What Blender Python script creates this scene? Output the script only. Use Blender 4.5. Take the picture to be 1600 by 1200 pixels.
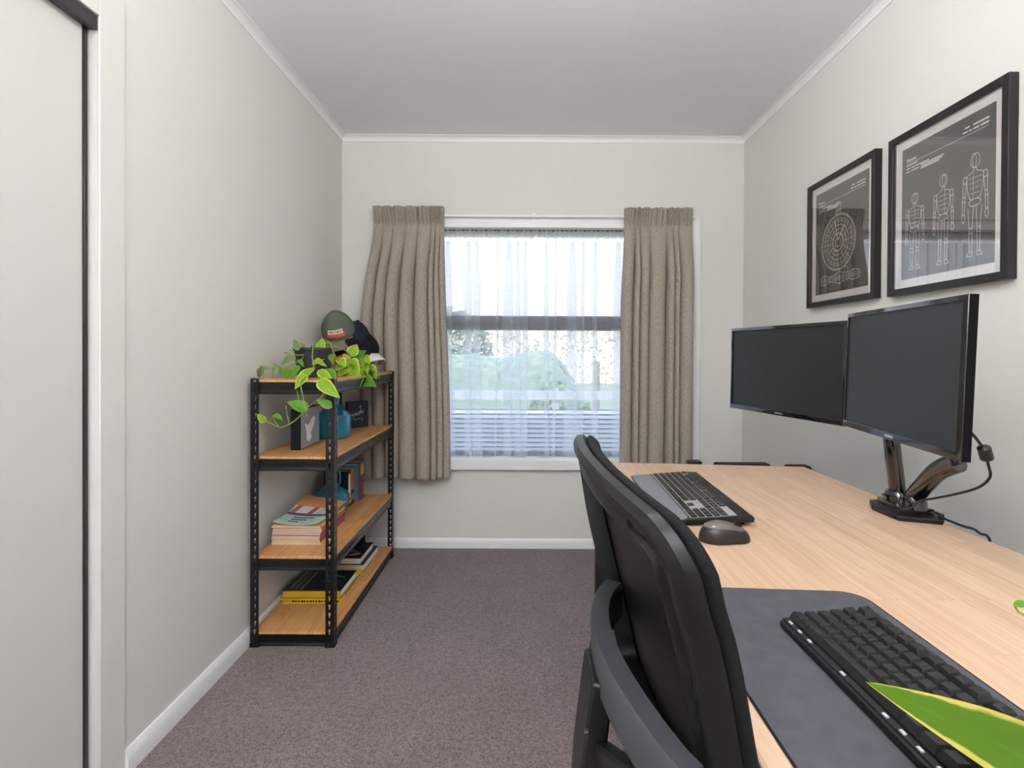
import bpy, bmesh, math, random
from mathutils import Vector, Matrix, Euler

PI = math.pi
rad = math.radians
random.seed(7)
scene = bpy.context.scene
col = scene.collection
for o in list(bpy.data.objects):
    bpy.data.objects.remove(o)

# ------------------------------------------------------------------ camera
F = 815.0 / 1600.0
cd = bpy.data.cameras.new('camera')
cd.sensor_fit = 'HORIZONTAL'
cd.sensor_width = 36.0
cd.lens = 36.0 * F
cd.clip_start = 0.02
cd.shift_x = -22.0 / 1600.0
cd.shift_y = -42.0 / 1600.0
cam = bpy.data.objects.new('camera', cd)
col.objects.link(cam)
cam.location = (0, 0, 1.138)
cam.rotation_euler = (PI / 2 - rad(0.43), -rad(0.3), 0)
scene.camera = cam

# ------------------------------------------------------------------ view, sky, lights
vs = scene.view_settings
scene.display_settings.display_device = 'sRGB'
vs.view_transform = 'Standard'
vs.look = 'None'
vs.exposure = 0.0
vs.gamma = 1.0
vs.use_curve_mapping = False

SKY = 1.55
world = bpy.data.worlds.new('sky')
scene.world = world
world.use_nodes = True
wn = world.node_tree
wn.nodes.clear()
wo = wn.nodes.new('ShaderNodeOutputWorld')
wb = wn.nodes.new('ShaderNodeBackground')
tc = wn.nodes.new('ShaderNodeTexCoord')
sp = wn.nodes.new('ShaderNodeSeparateXYZ')
cr = wn.nodes.new('ShaderNodeValToRGB')
cr.color_ramp.elements[0].position = 0.45
cr.color_ramp.elements[0].color = (1.0, 0.97, 0.93, 1)
cr.color_ramp.elements[1].position = 0.9
cr.color_ramp.elements[1].color = (0.55, 0.78, 1.15, 1)
mr = wn.nodes.new('ShaderNodeMapRange')
mr.inputs['From Min'].default_value = -1
wn.links.new(tc.outputs['Generated'], sp.inputs[0])
wn.links.new(sp.outputs['Z'], mr.inputs['Value'])
wn.links.new(mr.outputs[0], cr.inputs[0])
wn.links.new(cr.outputs[0], wb.inputs['Color'])
wb.inputs['Strength'].default_value = SKY
wn.links.new(wb.outputs[0], wo.inputs[0])

def area(name, loc, rot, sx, sy, power, color):
    l = bpy.data.lights.new(name, 'AREA')
    l.shape = 'RECTANGLE'
    l.size = sx
    l.size_y = sy
    l.energy = power
    l.color = color
    o = bpy.data.objects.new(name, l)
    o.location = loc
    o.rotation_euler = rot
    col.objects.link(o)
    return o

# added fill light in the doorway behind the camera, an unseen source
area('rear_fill_light', (0.1, -1.28, 1.1), (PI / 2, 0, 0), 1.5, 2.0, 13, (0.97, 0.985, 1.0))
sun = bpy.data.lights.new('sun', 'SUN')
sun.energy = 2.2
sun.angle = rad(1)
sun.color = (1, 0.93, 0.82)
so = bpy.data.objects.new('sun', sun)
so.rotation_euler = (rad(48), 0, rad(-25))
col.objects.link(so)
BULB = 225.0
# added fill light behind the camera, thrown up to brighten the ceiling
up = area('ceiling_fill_light', (-0.35, -0.75, 1.83), (PI, 0, 0), 0.26, 0.26, 120, (0.98, 0.985, 1.0))
up.data.shape = 'DISK'

# ------------------------------------------------------------------ material helpers
def srgb(r, g, b):
    def f(c):
        c /= 255.0
        return c / 12.92 if c <= 0.04045 else ((c + 0.055) / 1.055) ** 2.4
    return (f(r), f(g), f(b), 1.0)

class NT:
    def __init__(s, name):
        s.m = bpy.data.materials.new(name)
        s.m.use_nodes = True
        s.t = s.m.node_tree
        s.t.nodes.clear()
        s.out = s.n('ShaderNodeOutputMaterial')
    def n(s, typ, **kw):
        nd = s.t.nodes.new(typ)
        for k, v in kw.items():
            setattr(nd, k, v)
        return nd
    def l(s, a, b):
        s.t.links.new(a, b)
    def bsdf(s, color=(0.8, 0.8, 0.8, 1), rough=0.5, metal=0.0, spec=0.5, coat=0.0):
        b = s.n('ShaderNodeBsdfPrincipled')
        b.inputs['Base Color'].default_value = color
        b.inputs['Roughness'].default_value = rough
        b.inputs['Metallic'].default_value = metal
        b.inputs['Specular IOR Level'].default_value = spec
        b.inputs['Coat Weight'].default_value = coat
        b.inputs['Coat Roughness'].default_value = 0.08
        s.l(b.outputs[0], s.out.inputs[0])
        s.b = b
        return b
    def coords(s, scale=(1, 1, 1), kind='Object', rot=(0, 0, 0)):
        t = s.n('ShaderNodeTexCoord')
        m = s.n('ShaderNodeMapping')
        m.inputs['Scale'].default_value = scale
        m.inputs['Rotation'].default_value = rot
        s.l(t.outputs[kind], m.inputs[0])
        return m.outputs[0]
    def noise(s, vec, scale, detail=2, rough=0.5, dist=0.0):
        n = s.n('ShaderNodeTexNoise')
        n.inputs['Scale'].default_value = scale
        n.inputs['Detail'].default_value = detail
        n.inputs['Roughness'].default_value = rough
        n.inputs['Distortion'].default_value = dist
        if vec is not None:
            s.l(vec, n.inputs['Vector'])
        return n.outputs['Fac']
    def ramp(s, fac, stops):
        r = s.n('ShaderNodeValToRGB')
        e = r.color_ramp.elements
        while len(e) < len(stops):
            e.new(0.5)
        for i, (p, c) in enumerate(stops):
            e[i].position = p
            e[i].color = c
        s.l(fac, r.inputs[0])
        return r.outputs[0]
    def mix(s, fac, a, b, blend='MIX'):
        m = s.n('ShaderNodeMix', data_type='RGBA', blend_type=blend)
        for v, sock in ((fac, m.inputs[0]), (a, m.inputs[6]), (b, m.inputs[7])):
            if isinstance(v, (int, float)) or isinstance(v, tuple):
                sock.default_value = v
            else:
                s.l(v, sock)
        return m.outputs[2]
    def bump(s, h, strength, dist=0.01):
        b = s.n('ShaderNodeBump')
        b.inputs['Strength'].default_value = strength
        b.inputs['Distance'].default_value = dist
        s.l(h, b.inputs['Height'])
        s.l(b.outputs[0], s.b.inputs['Normal'])

MATS = {}
def M(name):
    return MATS[name]

def flat(name, color, rough=0.5, metal=0.0, spec=0.5, coat=0.0, grain=0.0, gscale=400, vary=0.06):
    t = NT(name)
    t.bsdf(color, rough, metal, spec, coat)
    v = t.coords()
    n = t.noise(v, 14.0, 3)
    d = tuple(c * (1 - vary) for c in color[:3]) + (1,)
    e = tuple(min(1, c * (1 + vary)) for c in color[:3]) + (1,)
    t.l(t.mix(n, d, e), t.b.inputs['Base Color'])
    if grain:
        t.bump(t.noise(v, gscale, 2), grain, 0.002)
    MATS[name] = t.m
    return t.m

flat('wall_paint', srgb(226, 225, 220), 0.75, spec=0.25, grain=0.10, gscale=160, vary=0.01)
flat('ceiling_paint', srgb(241, 242, 245), 0.85, spec=0.15, grain=0.05, gscale=120, vary=0.01)
flat('trim_paint', srgb(242, 242, 242), 0.35, spec=0.4, vary=0.01)
flat('door_panel', srgb(214, 214, 209), 0.55, spec=0.3, vary=0.01)
flat('track_metal', srgb(62, 60, 62), 0.42, metal=0.3)
flat('stile_metal', srgb(38, 36, 35), 0.35, metal=0.3)
flat('window_metal', srgb(66, 62, 62), 0.4, metal=0.2)
flat('shelf_steel', srgb(12, 13, 15), 0.32, spec=0.45, grain=0.03, gscale=700)
flat('black_plastic', srgb(15, 15, 15), 0.42, spec=0.35, grain=0.12, gscale=900)
flat('black_gloss', srgb(12, 12, 14), 0.12, spec=0.6, coat=0.5)
flat('black_matte', srgb(14, 14, 15), 0.6, spec=0.3)
flat('rubber', srgb(18, 18, 18), 0.8, spec=0.2)
flat('grey_plastic', srgb(112, 112, 118), 0.38, spec=0.4, grain=0.05, gscale=900)
flat('key_plastic', srgb(30, 30, 31), 0.48, spec=0.45, grain=0.06, gscale=1200)
flat('key_gloss', srgb(22, 22, 23), 0.25, spec=0.55)
flat('keyboard_deck', srgb(176, 174, 172), 0.3, metal=0.3)
flat('screen', srgb(34, 34, 34), 0.40, spec=0.36, vary=0.01)
flat('shell_black', srgb(9, 9, 9), 0.6, spec=0.08)
flat('bezel', srgb(10, 10, 12), 0.08, spec=0.8, coat=0.4)
flat('silver_letter', srgb(215, 215, 220), 0.35, metal=0.2)
flat('chrome', srgb(200, 200, 205), 0.15, metal=1.0)
flat('frame_black', srgb(28, 26, 26), 0.38, spec=0.4)
flat('mount_paper', srgb(240, 234, 230), 0.8, spec=0.2, vary=0.01)
flat('print_black', srgb(70, 66, 64), 0.7, spec=0.2, vary=0.02)
flat('print_line', srgb(244, 238, 230), 0.7, spec=0.2)
flat('pot_black', srgb(40, 42, 46), 0.5, spec=0.4)
flat('soil', srgb(70, 52, 38), 0.95, spec=0.1, grain=1.0, gscale=150, vary=0.3)
flat('pot_clay', srgb(205, 200, 190), 0.5)
flat('vine', srgb(128, 150, 62), 0.5)
flat('vine_brown', srgb(150, 122, 70), 0.6)
flat('teal_glaze', srgb(0, 122, 150), 0.14, spec=0.6, coat=0.6)
flat('cap_olive', srgb(92, 98, 84), 0.9, spec=0.15, grain=0.4, gscale=700)
flat('cap_olive_brim', srgb(106, 108, 96), 0.9, spec=0.15, grain=0.4, gscale=700)
flat('cap_navy', srgb(30, 36, 46), 0.9, spec=0.15, grain=0.4, gscale=700)
flat('cap_black', srgb(26, 25, 26), 0.9, spec=0.15, grain=0.4, gscale=700)
flat('cap_orange', srgb(196, 78, 38), 0.85, spec=0.15, grain=0.4, gscale=700)
flat('cap_white', srgb(226, 222, 220), 0.9, spec=0.15, grain=0.4, gscale=700)
flat('cap_tan', srgb(150, 128, 96), 0.9, spec=0.15, grain=0.4, gscale=700)
flat('patch_red', srgb(200, 84, 70), 0.8)
flat('patch_white', srgb(238, 232, 225), 0.8)
flat('paper', srgb(238, 234, 226), 0.85, spec=0.1)
flat('navy_card', srgb(24, 40, 60), 0.45)
flat('silver_card', srgb(150, 152, 158), 0.4, spec=0.5)
flat('white_ink', srgb(238, 238, 240), 0.6)
flat('pewter_ink', srgb(205, 216, 228), 0.6)
flat('ink_black', srgb(30, 30, 30), 0.7)
flat('yellow_cover', srgb(232, 190, 40), 0.45)
flat('gold_cover', srgb(206, 164, 44), 0.45)
flat('navy_cover', srgb(16, 26, 48), 0.35)
flat('dark_cover', srgb(24, 24, 30), 0.4)
flat('green_ink', srgb(52, 150, 72), 0.45)
flat('olive_ink', srgb(92, 100, 50), 0.5)
flat('orange_cover', srgb(222, 92, 48), 0.45)
flat('cyan_cover', srgb(36, 150, 178), 0.45)
flat('maroon_cover', srgb(140, 62, 58), 0.45)
flat('cream_cover', srgb(224, 196, 120), 0.45)
flat('purple_cover', srgb(96, 78, 128), 0.45)
flat('red_cover', srgb(200, 48, 62), 0.45)
flat('blue_ink', srgb(58, 120, 168), 0.45)
flat('mint_ink', srgb(198, 222, 206), 0.5)
flat('peach_ink', srgb(222, 156, 100), 0.5)
flat('brick_ink', srgb(178, 92, 84), 0.5)
flat('concrete', srgb(178, 172, 160), 0.9)
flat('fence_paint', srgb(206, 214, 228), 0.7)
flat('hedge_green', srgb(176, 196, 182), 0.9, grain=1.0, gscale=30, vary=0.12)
flat('foliage_backlit', srgb(228, 216, 186), 0.9, vary=0.15)  # backlight on the leaves painted in as pale cream
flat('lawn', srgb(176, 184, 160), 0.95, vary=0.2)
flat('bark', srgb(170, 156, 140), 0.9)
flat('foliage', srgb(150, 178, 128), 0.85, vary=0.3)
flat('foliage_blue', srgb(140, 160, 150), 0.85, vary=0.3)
flat('mesh_fabric', srgb(17, 17, 18), 0.85, spec=0.2, grain=0.5, gscale=900)
flat('bow_plastic_lit', srgb(58, 59, 63), 0.36, spec=0.5, grain=0.15, gscale=900)  # black plastic lightened, the window's reflection put into its colour
flat('grey_mouse', srgb(92, 87, 82), 0.25, spec=0.5, coat=0.3)
flat('magazine_pages', srgb(206, 186, 166), 0.85, spec=0.1)
flat('track_white', srgb(240, 240, 238), 0.4)

def emit(name, color, strength):
    t = NT(name)
    e = t.n('ShaderNodeEmission')
    e.inputs['Color'].default_value = color
    e.inputs['Strength'].default_value = strength
    t.l(e.outputs[0], t.out.inputs[0])
    MATS[name] = t.m
emit('bulb_glow', (1.0, 0.975, 0.94, 1), BULB)

def glass(name, tint=(1, 1, 1, 1), rough=0.01, ior=1.5, refl=0.0):
    t = NT(name)
    tr = t.n('ShaderNodeBsdfTransparent')
    tr.inputs['Color'].default_value = tint
    gl = t.n('ShaderNodeBsdfGlossy')
    gl.inputs['Roughness'].default_value = rough
    lw = t.n('ShaderNodeLayerWeight')
    pw = t.n('ShaderNodeMath', operation='POWER')
    t.l(lw.outputs['Facing'], pw.inputs[0])
    pw.inputs[1].default_value = 5.0
    fr = t.n('ShaderNodeMath', operation='MULTIPLY_ADD')
    t.l(pw.outputs[0], fr.inputs[0])
    r0 = refl if refl else ((ior - 1) / (ior + 1)) ** 2
    fr.inputs[1].default_value = 1 - r0
    fr.inputs[2].default_value = r0
    mx = t.n('ShaderNodeMixShader')
    t.l(fr.outputs[0], mx.inputs[0])
    t.l(tr.outputs[0], mx.inputs[1])
    t.l(gl.outputs[0], mx.inputs[2])
    t.l(mx.outputs[0], t.out.inputs[0])
    MATS[name] = t.m
glass('window_glass')
glass('picture_glass', ior=1.55, refl=0.14)

def carpet():
    t = NT('carpet')
    t.bsdf(srgb(100, 88, 86), 0.98, spec=0.05)
    v = t.coords()
    a = t.noise(v, 260.0, 3, 0.7)
    b = t.noise(v, 95.0, 2, 0.6, 1.2)
    c = t.noise(v, 5.0, 3)
    fine = t.ramp(a, [(0.32, srgb(84, 73, 71)), (0.68, srgb(152, 138, 135))])
    mid = t.ramp(b, [(0.36, (0.62, 0.62, 0.62, 1)), (0.6, (1.08, 1.08, 1.08, 1))])
    big = t.ramp(c, [(0.3, (0.93, 0.93, 0.93, 1)), (0.7, (1.05, 1.05, 1.05, 1))])
    x = t.mix(1.0, fine, mid, 'MULTIPLY')
    t.l(t.mix(1.0, x, big, 'MULTIPLY'), t.b.inputs['Base Color'])
    t.b.inputs['Sheen Weight'].default_value = 0.15
    t.bump(b, 0.8, 0.006)
    MATS['carpet'] = t.m
carpet()

def wood(name, base, alt, dark, plank_w, plank_l, axis='Y', rough=0.45, grain=0.5, gap=0.0006):
    t = NT(name)
    t.bsdf(base, rough, spec=0.35)
    tcn = t.n('ShaderNodeTexCoord')
    s = t.n('ShaderNodeSeparateXYZ')
    t.l(tcn.outputs['Object'], s.inputs[0])
    c = t.n('ShaderNodeCombineXYZ')
    u, w = ('Y', 'X') if axis == 'Y' else ('X', 'Y')
    t.l(s.outputs[u], c.inputs['X'])
    t.l(s.outputs[w], c.inputs['Y'])
    br = t.n('ShaderNodeTexBrick')
    br.offset = 0.37
    br.offset_frequency = 3
    br.inputs['Scale'].default_value = 1.0
    br.inputs['Brick Width'].default_value = plank_l
    br.inputs['Row Height'].default_value = plank_w
    br.inputs['Mortar Size'].default_value = gap
    br.inputs['Mortar Smooth'].default_value = 0.3
    br.inputs['Color1'].default_value = base
    br.inputs['Color2'].default_value = alt
    br.inputs['Mortar'].default_value = tuple(0.75 * a for a in alt[:3]) + (1,)
    t.l(c.outputs[0], br.inputs['Vector'])
    # a different stretch of grain on every plank
    add = t.n('ShaderNodeVectorMath', operation='MULTIPLY_ADD')
    t.l(br.outputs['Color'], add.inputs[0])
    add.inputs[1].default_value = (9.0, 23.0, 5.0)
    t.l(c.outputs[0], add.inputs[2])
    mp = t.n('ShaderNodeMapping')
    mp.inputs['Scale'].default_value = (2.2, 48.0, 1.0)
    t.l(add.outputs[0], mp.inputs[0])
    g = t.noise(mp.outputs[0], 1.6, 4, 0.55, 0.8)
    gr = t.ramp(g, [(0.38, (0, 0, 0, 1)), (0.5, (0.25, 0.25, 0.25, 1)), (0.66, (1, 1, 1, 1))])
    mp2 = t.n('ShaderNodeMapping')
    mp2.inputs['Scale'].default_value = (9.0, 240.0, 1.0)
    t.l(add.outputs[0], mp2.inputs[0])
    g2 = t.noise(mp2.outputs[0], 1.0, 2)
    c1 = t.mix(t.mix(1.0, gr, (grain, grain, grain, 1), 'MULTIPLY'), br.outputs['Color'], dark)
    f2 = t.ramp(g2, [(0.3, (0.94, 0.94, 0.94, 1)), (0.7, (1.04, 1.04, 1.04, 1))])
    t.l(t.mix(1.0, c1, f2, 'MULTIPLY'), t.b.inputs['Base Color'])
    MATS[name] = t.m
wood('desk_pine', srgb(208, 178, 152), srgb(197, 166, 138), srgb(172, 136, 106), 0.048, 0.42, 'Y', 0.42, 0.5)
wood('shelf_pine', srgb(216, 166, 108), srgb(200, 148, 92), srgb(160, 104, 58), 0.05, 0.5, 'Y', 0.5, 0.6)
wood('door_hall', srgb(160, 130, 100), srgb(150, 120, 90), srgb(120, 90, 60), 0.2, 1.0, 'Y')

def linen():
    t = NT('linen')
    t.bsdf(srgb(156, 145, 134), 0.9, spec=0.1)
    tcn = t.n('ShaderNodeTexCoord')
    def st(sc):
        mp = t.n('ShaderNodeMapping')
        mp.inputs['Scale'].default_value = sc
        t.l(tcn.outputs['UV'], mp.inputs[0])
        return mp.outputs[0]
    a = t.noise(st((60, 420, 1)), 1.0, 3, 0.65)
    b = t.noise(st((520, 60, 1)), 1.0, 3, 0.65)
    s = t.mix(0.5, a, b)
    c = t.ramp(s, [(0.34, srgb(118, 109, 101)), (0.5, srgb(161, 151, 141)), (0.66, srgb(202, 191, 179))])
    t.l(c, t.b.inputs['Base Color'])
    t.b.inputs['Sheen Weight'].default_value = 0.1
    t.bump(s, 0.5, 0.002)
    MATS['linen'] = t.m
linen()

def sheer(name, opacity, color):
    t = NT(name)
    tr = t.n('ShaderNodeBsdfTransparent')
    tl = t.n('ShaderNodeBsdfTranslucent')
    tl.inputs['Color'].default_value = color
    df = t.n('ShaderNodeBsdfDiffuse')
    df.inputs['Color'].default_value = color
    m1 = t.n('ShaderNodeMixShader')
    m1.inputs[0].default_value = 0.3
    t.l(tl.outputs[0], m1.inputs[1])
    t.l(df.outputs[0], m1.inputs[2])
    m2 = t.n('ShaderNodeMixShader')
    tcn = t.n('ShaderNodeTexCoord')
    mp = t.n('ShaderNodeMapping')
    mp.inputs['Scale'].default_value = (30, 600, 1)
    t.l(tcn.outputs['UV'], mp.inputs[0])
    n = t.noise(mp.outputs[0], 1.0, 2)
    r = t.n('ShaderNodeMapRange')
    r.inputs['To Min'].default_value = opacity - 0.12
    r.inputs['To Max'].default_value = opacity + 0.12
    t.l(n, r.inputs['Value'])
    t.l(r.outputs[0], m2.inputs[0])
    t.l(tr.outputs[0], m2.inputs[1])
    t.l(m1.outputs[0], m2.inputs[2])
    t.l(m2.outputs[0], t.out.inputs[0])
    MATS[name] = t.m
sheer('sheer_voile', 0.32, (0.90, 0.95, 1.0, 1))
sheer('sheer_tape', 0.75, (0.97, 0.96, 0.93, 1))

def leafmat(name, mid, edge, vein, margin):
    """UV: u along the leaf, v across it; the pale margin is the leaf's own variegation."""
    t = NT(name)
    t.bsdf(mid, 0.36, spec=0.3)
    tcn = t.n('ShaderNodeTexCoord')
    s = t.n('ShaderNodeSeparateXYZ')
    t.l(tcn.outputs['UV'], s.inputs[0])
    sub = t.n('ShaderNodeMath', operation='SUBTRACT')
    sub.inputs[1].default_value = 0.5
    t.l(s.outputs['Y'], sub.inputs[0])
    ab = t.n('ShaderNodeMath', operation='ABSOLUTE')
    t.l(sub.outputs[0], ab.inputs[0])
    n = t.noise(tcn.outputs['UV'], 5.0, 3)
    md = t.n('ShaderNodeMath', operation='MULTIPLY_ADD')
    t.l(n, md.inputs[0])
    md.inputs[1].default_value = 0.28
    t.l(ab.outputs[0], md.inputs[2])
    c = t.ramp(md.outputs[0], [(0.13, vein), (0.16, mid), (margin, mid), (min(0.99, margin + 0.05), edge)])
    t.l(c, t.b.inputs['Base Color'])
    t.b.inputs['Transmission Weight'].default_value = 0.0
    t.b.inputs['Subsurface Weight'].default_value = 0.0
    tl = t.n('ShaderNodeBsdfTranslucent')
    t.l(c, tl.inputs['Color'])
    mx = t.n('ShaderNodeMixShader')
    mx.inputs[0].default_value = 0.3
    t.l(t.b.outputs[0], mx.inputs[1])
    t.l(tl.outputs[0], mx.inputs[2])
    t.l(mx.outputs[0], t.out.inputs[0])
    MATS[name] = t.m
leafmat('leaf_lime', srgb(142, 182, 40), srgb(204, 216, 120), srgb(170, 200, 80), 0.52)  # sunlit copy of the leaf green, light painted into the colour
leafmat('leaf_green', srgb(86, 140, 34), srgb(130, 170, 60), srgb(120, 160, 60), 0.55)
leafmat('leaf_dull', srgb(112, 136, 84), srgb(150, 164, 120), srgb(140, 156, 104), 0.55)
leafmat('leaf_margin', srgb(72, 108, 0), srgb(190, 178, 84), srgb(76, 114, 4), 0.53)

# ------------------------------------------------------------------ mesh helpers
def rootloc(p):
    v = Vector((0, 0, 0))
    while p is not None:
        v += Vector(p.location)
        p = p.parent
    return v

class MB:
    def __init__(s):
        s.v = []; s.f = []; s.mi = []; s.uv = {}; s.cur = 0
    def add(s, verts, faces):
        b = len(s.v)
        s.v += [Vector(p) for p in verts]
        for f in faces:
            s.f.append(tuple(i + b for i in f)); s.mi.append(s.cur)
        return s
    def box(s, x0, y0, z0, x1, y1, z1):
        return s.add([(x0, y0, z0), (x1, y0, z0), (x1, y1, z0), (x0, y1, z0), (x0, y0, z1), (x1, y0, z1), (x1, y1, z1), (x0, y1, z1)],
                     [(0, 3, 2, 1), (4, 5, 6, 7), (0, 1, 5, 4), (1, 2, 6, 5), (2, 3, 7, 6), (3, 0, 4, 7)])
    def prism(s, poly, h0, h1, axis='Z'):
        """polygon (a,b) extruded along an axis: Z:(x,y) Y:(x,z) X:(y,z)"""
        n = len(poly)
        def P(a, b, h):
            return {'Z': (a, b, h), 'Y': (a, h, b), 'X': (h, a, b)}[axis]
        vs_ = [P(a, b, h0) for a, b in poly] + [P(a, b, h1) for a, b in poly]
        fs = [tuple(range(n - 1, -1, -1)), tuple(range(n, 2 * n))]
        fs += [(i, (i + 1) % n, n + (i + 1) % n, n + i) for i in range(n)]
        return s.add(vs_, fs)
    def tube(s, pts, r, n=8, caps=True):
        pts = [Vector(p) for p in pts]
        rs = r if isinstance(r, (list, tuple)) else [r] * len(pts)
        up = Vector((0, 0, 1))
        t0 = (pts[1] - pts[0]).normalized()
        if abs(t0.dot(up)) > 0.95:
            up = Vector((1, 0, 0))
        a = t0.cross(up).normalized()
        vs_ = []; fs = []
        for i, p in enumerate(pts):
            if i == 0: t = pts[1] - pts[0]
            elif i == len(pts) - 1: t = pts[-1] - pts[-2]
            else: t = pts[i + 1] - pts[i - 1]
            t.normalize()
            a = (a - t * a.dot(t)).normalized()
            b = t.cross(a)
            for k in range(n):
                th = 2 * PI * k / n
                vs_.append(p + (a * math.cos(th) + b * math.sin(th)) * rs[i])
        for i in range(len(pts) - 1):
            for k in range(n):
                fs.append((i * n + k, i * n + (k + 1) % n, (i + 1) * n + (k + 1) % n, (i + 1) * n + k))
        if caps:
            fs.append(tuple(range(n - 1, -1, -1)))
            fs.append(tuple((len(pts) - 1) * n + k for k in range(n)))
        return s.add(vs_, fs)
    def sweep(s, pts, prof, side, closed=False):
        """profile (a,b) swept on a path: a along side(i), b along up(i); side returns two vectors"""
        n = len(prof); vs_ = []; fs = []
        for i, p in enumerate(pts):
            A, B = side(i)
            vs_ += [Vector(p) + A * a + B * b for a, b in prof]
        m = len(pts)
        for i in range(m if closed else m - 1):
            j = (i + 1) % m
            for k in range(n):
                fs.append((i * n + k, i * n + (k + 1) % n, j * n + (k + 1) % n, j * n + k))
        if not closed:
            fs.append(tuple(range(n - 1, -1, -1)))
            fs.append(tuple((m - 1) * n + k for k in range(n)))
        return s.add(vs_, fs)
    def lathe(s, prof, c=(0, 0, 0), n=32, sx=1, sy=1):
        vs_ = []; fs = []
        cx, cy, cz = c
        for r, z in prof:
            for k in range(n):
                th = 2 * PI * k / n
                vs_.append((cx + r * sx * math.cos(th), cy + r * sy * math.sin(th), cz + z))
        for i in range(len(prof) - 1):
            for k in range(n):
                fs.append((i * n + k, i * n + (k + 1) % n, (i + 1) * n + (k + 1) % n, (i + 1) * n + k))
        fs.append(tuple(range(n - 1, -1, -1)))
        fs.append(tuple((len(prof) - 1) * n + k for k in range(n)))
        return s.add(vs_, fs)
    def grid(s, fn, nu, nv, uv=None, close_u=False):
        vs_ = []; fs = []
        b = len(s.v)
        for j in range(nv + 1):
            for i in range(nu + 1):
                vs_.append(fn(i / nu, j / nv))
                s.uv[b + len(vs_) - 1] = uv(i / nu, j / nv) if uv else (i / nu, j / nv)
        for j in range(nv):
            for i in range(nu):
                a = j * (nu + 1) + i
                fs.append((a, a + 1, a + nu + 2, a + nu + 1))
        return s.add(vs_, fs)
    def build(s, name, mat, parent=None, local=False, smooth=False, bevel=0.0, seg=2, angle=35, solid=0.0):
        me = bpy.data.meshes.new(name)
        sh = Vector((0, 0, 0)) if (local or parent is None) else rootloc(parent)
        me.from_pydata([tuple(v - sh) for v in s.v], [], s.f)
        for m in (mat if isinstance(mat, (list, tuple)) else [mat]):
            me.materials.append(M(m))
        for p, i in zip(me.polygons, s.mi):
            p.material_index = i
        if s.uv:
            ul = me.uv_layers.new(name='UVMap')
            for lp in me.loops:
                ul.data[lp.index].uv = s.uv.get(lp.vertex_index, (0, 0))
        bm = bmesh.new(); bm.from_mesh(me)
        bmesh.ops.recalc_face_normals(bm, faces=bm.faces)
        bm.to_mesh(me); bm.free()
        if smooth:
            for p in me.polygons: p.use_smooth = True
            if smooth != 'all':
                me.set_sharp_from_angle(angle=rad(angle))
        o = bpy.data.objects.new(name, me)
        col.objects.link(o)
        if parent is not None:
            o.parent = parent
        if solid:
            md = o.modifiers.new('thickness', 'SOLIDIFY'); md.thickness = solid; md.offset = 0
        if bevel:
            md = o.modifiers.new('bevel', 'BEVEL'); md.width = bevel; md.segments = seg; md.limit_method = 'ANGLE'
            md.angle_limit = rad(40)
            md.harden_normals = False
            for p in me.polygons: p.use_smooth = True
            me.set_sharp_from_angle(angle=rad(50))
        return o

def tag(o, label=None, cat=None, group=None, kind=None):
    if label: o['label'] = label
    if cat: o['category'] = cat
    if group: o['group'] = group
    if kind: o['kind'] = kind
    return o

def thing(name, label, cat, loc=(0, 0, 0), rot=(0, 0, 0), group=None):
    o = bpy.data.objects.new(name, None)
    o.empty_display_size = 0.05
    o.location = loc
    o.rotation_euler = rot
    col.objects.link(o)
    return tag(o, label, cat, group)

def struct(name, mb, mat, label=None, parent=None, **kw):
    o = mb.build(name, mat, parent, **kw)
    if parent is None:
        tag(o, label, kind='structure')
    return o

def lbl(o, text):
    o['label'] = text
    return o

def text_mesh(name, body, size, mat, parent, loc, xdir, ydir, extrude=0.0003, align='CENTER', width=None):
    cu = bpy.data.curves.new(name, 'FONT')
    cu.body = body
    cu.size = size
    cu.extrude = extrude
    cu.align_x = align
    tmp = bpy.data.objects.new(name, cu)
    col.objects.link(tmp)
    dg = bpy.context.evaluated_depsgraph_get()
    me = bpy.data.meshes.new_from_object(tmp.evaluated_get(dg))
    bpy.data.objects.remove(tmp)
    bpy.data.curves.remove(cu)
    me.name = name
    me.materials.clear()
    me.materials.append(M(mat))
    x = Vector(xdir).normalized()
    y = Vector(ydir).normalized()
    z = x.cross(y)
    if width:
        xs = [v.co.x for v in me.vertices]
        k = width / max(1e-6, max(xs) - min(xs))
        for v in me.vertices: v.co.x *= k
    m = Matrix((x, y, z)).transposed().to_4x4()
    m.translation = Vector(loc)
    me.transform(m)
    o = bpy.data.objects.new(name, me)
    col.objects.link(o)
    o.parent = parent
    return o

def smoothpath(pts, n=6):
    pts = [Vector(p) for p in pts]
    out = []
    for i in range(len(pts) - 1):
        p0 = pts[max(0, i - 1)]; p1 = pts[i]; p2 = pts[i + 1]; p3 = pts[min(len(pts) - 1, i + 2)]
        for k in range(n):
            t = k / n
            out.append(0.5 * ((2 * p1) + (p2 - p0) * t + (2 * p0 - 5 * p1 + 4 * p2 - p3) * t * t + (3 * p1 - p0 - 3 * p2 + p3) * t ** 3))
    out.append(pts[-1])
    return out

def sstep(a, b, x):
    t = max(0.0, min(1.0, (x - a) / (b - a)))
    return t * t * (3 - 2 * t)

def at(px, py, Y):
    """a spot of the room seen at photo pixel (px,py), Y metres in front of the camera"""
    return Vector(((px - 822.0) * Y / 815.0, Y, 1.138 - (py - 552.0) * Y / 815.0))

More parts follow.
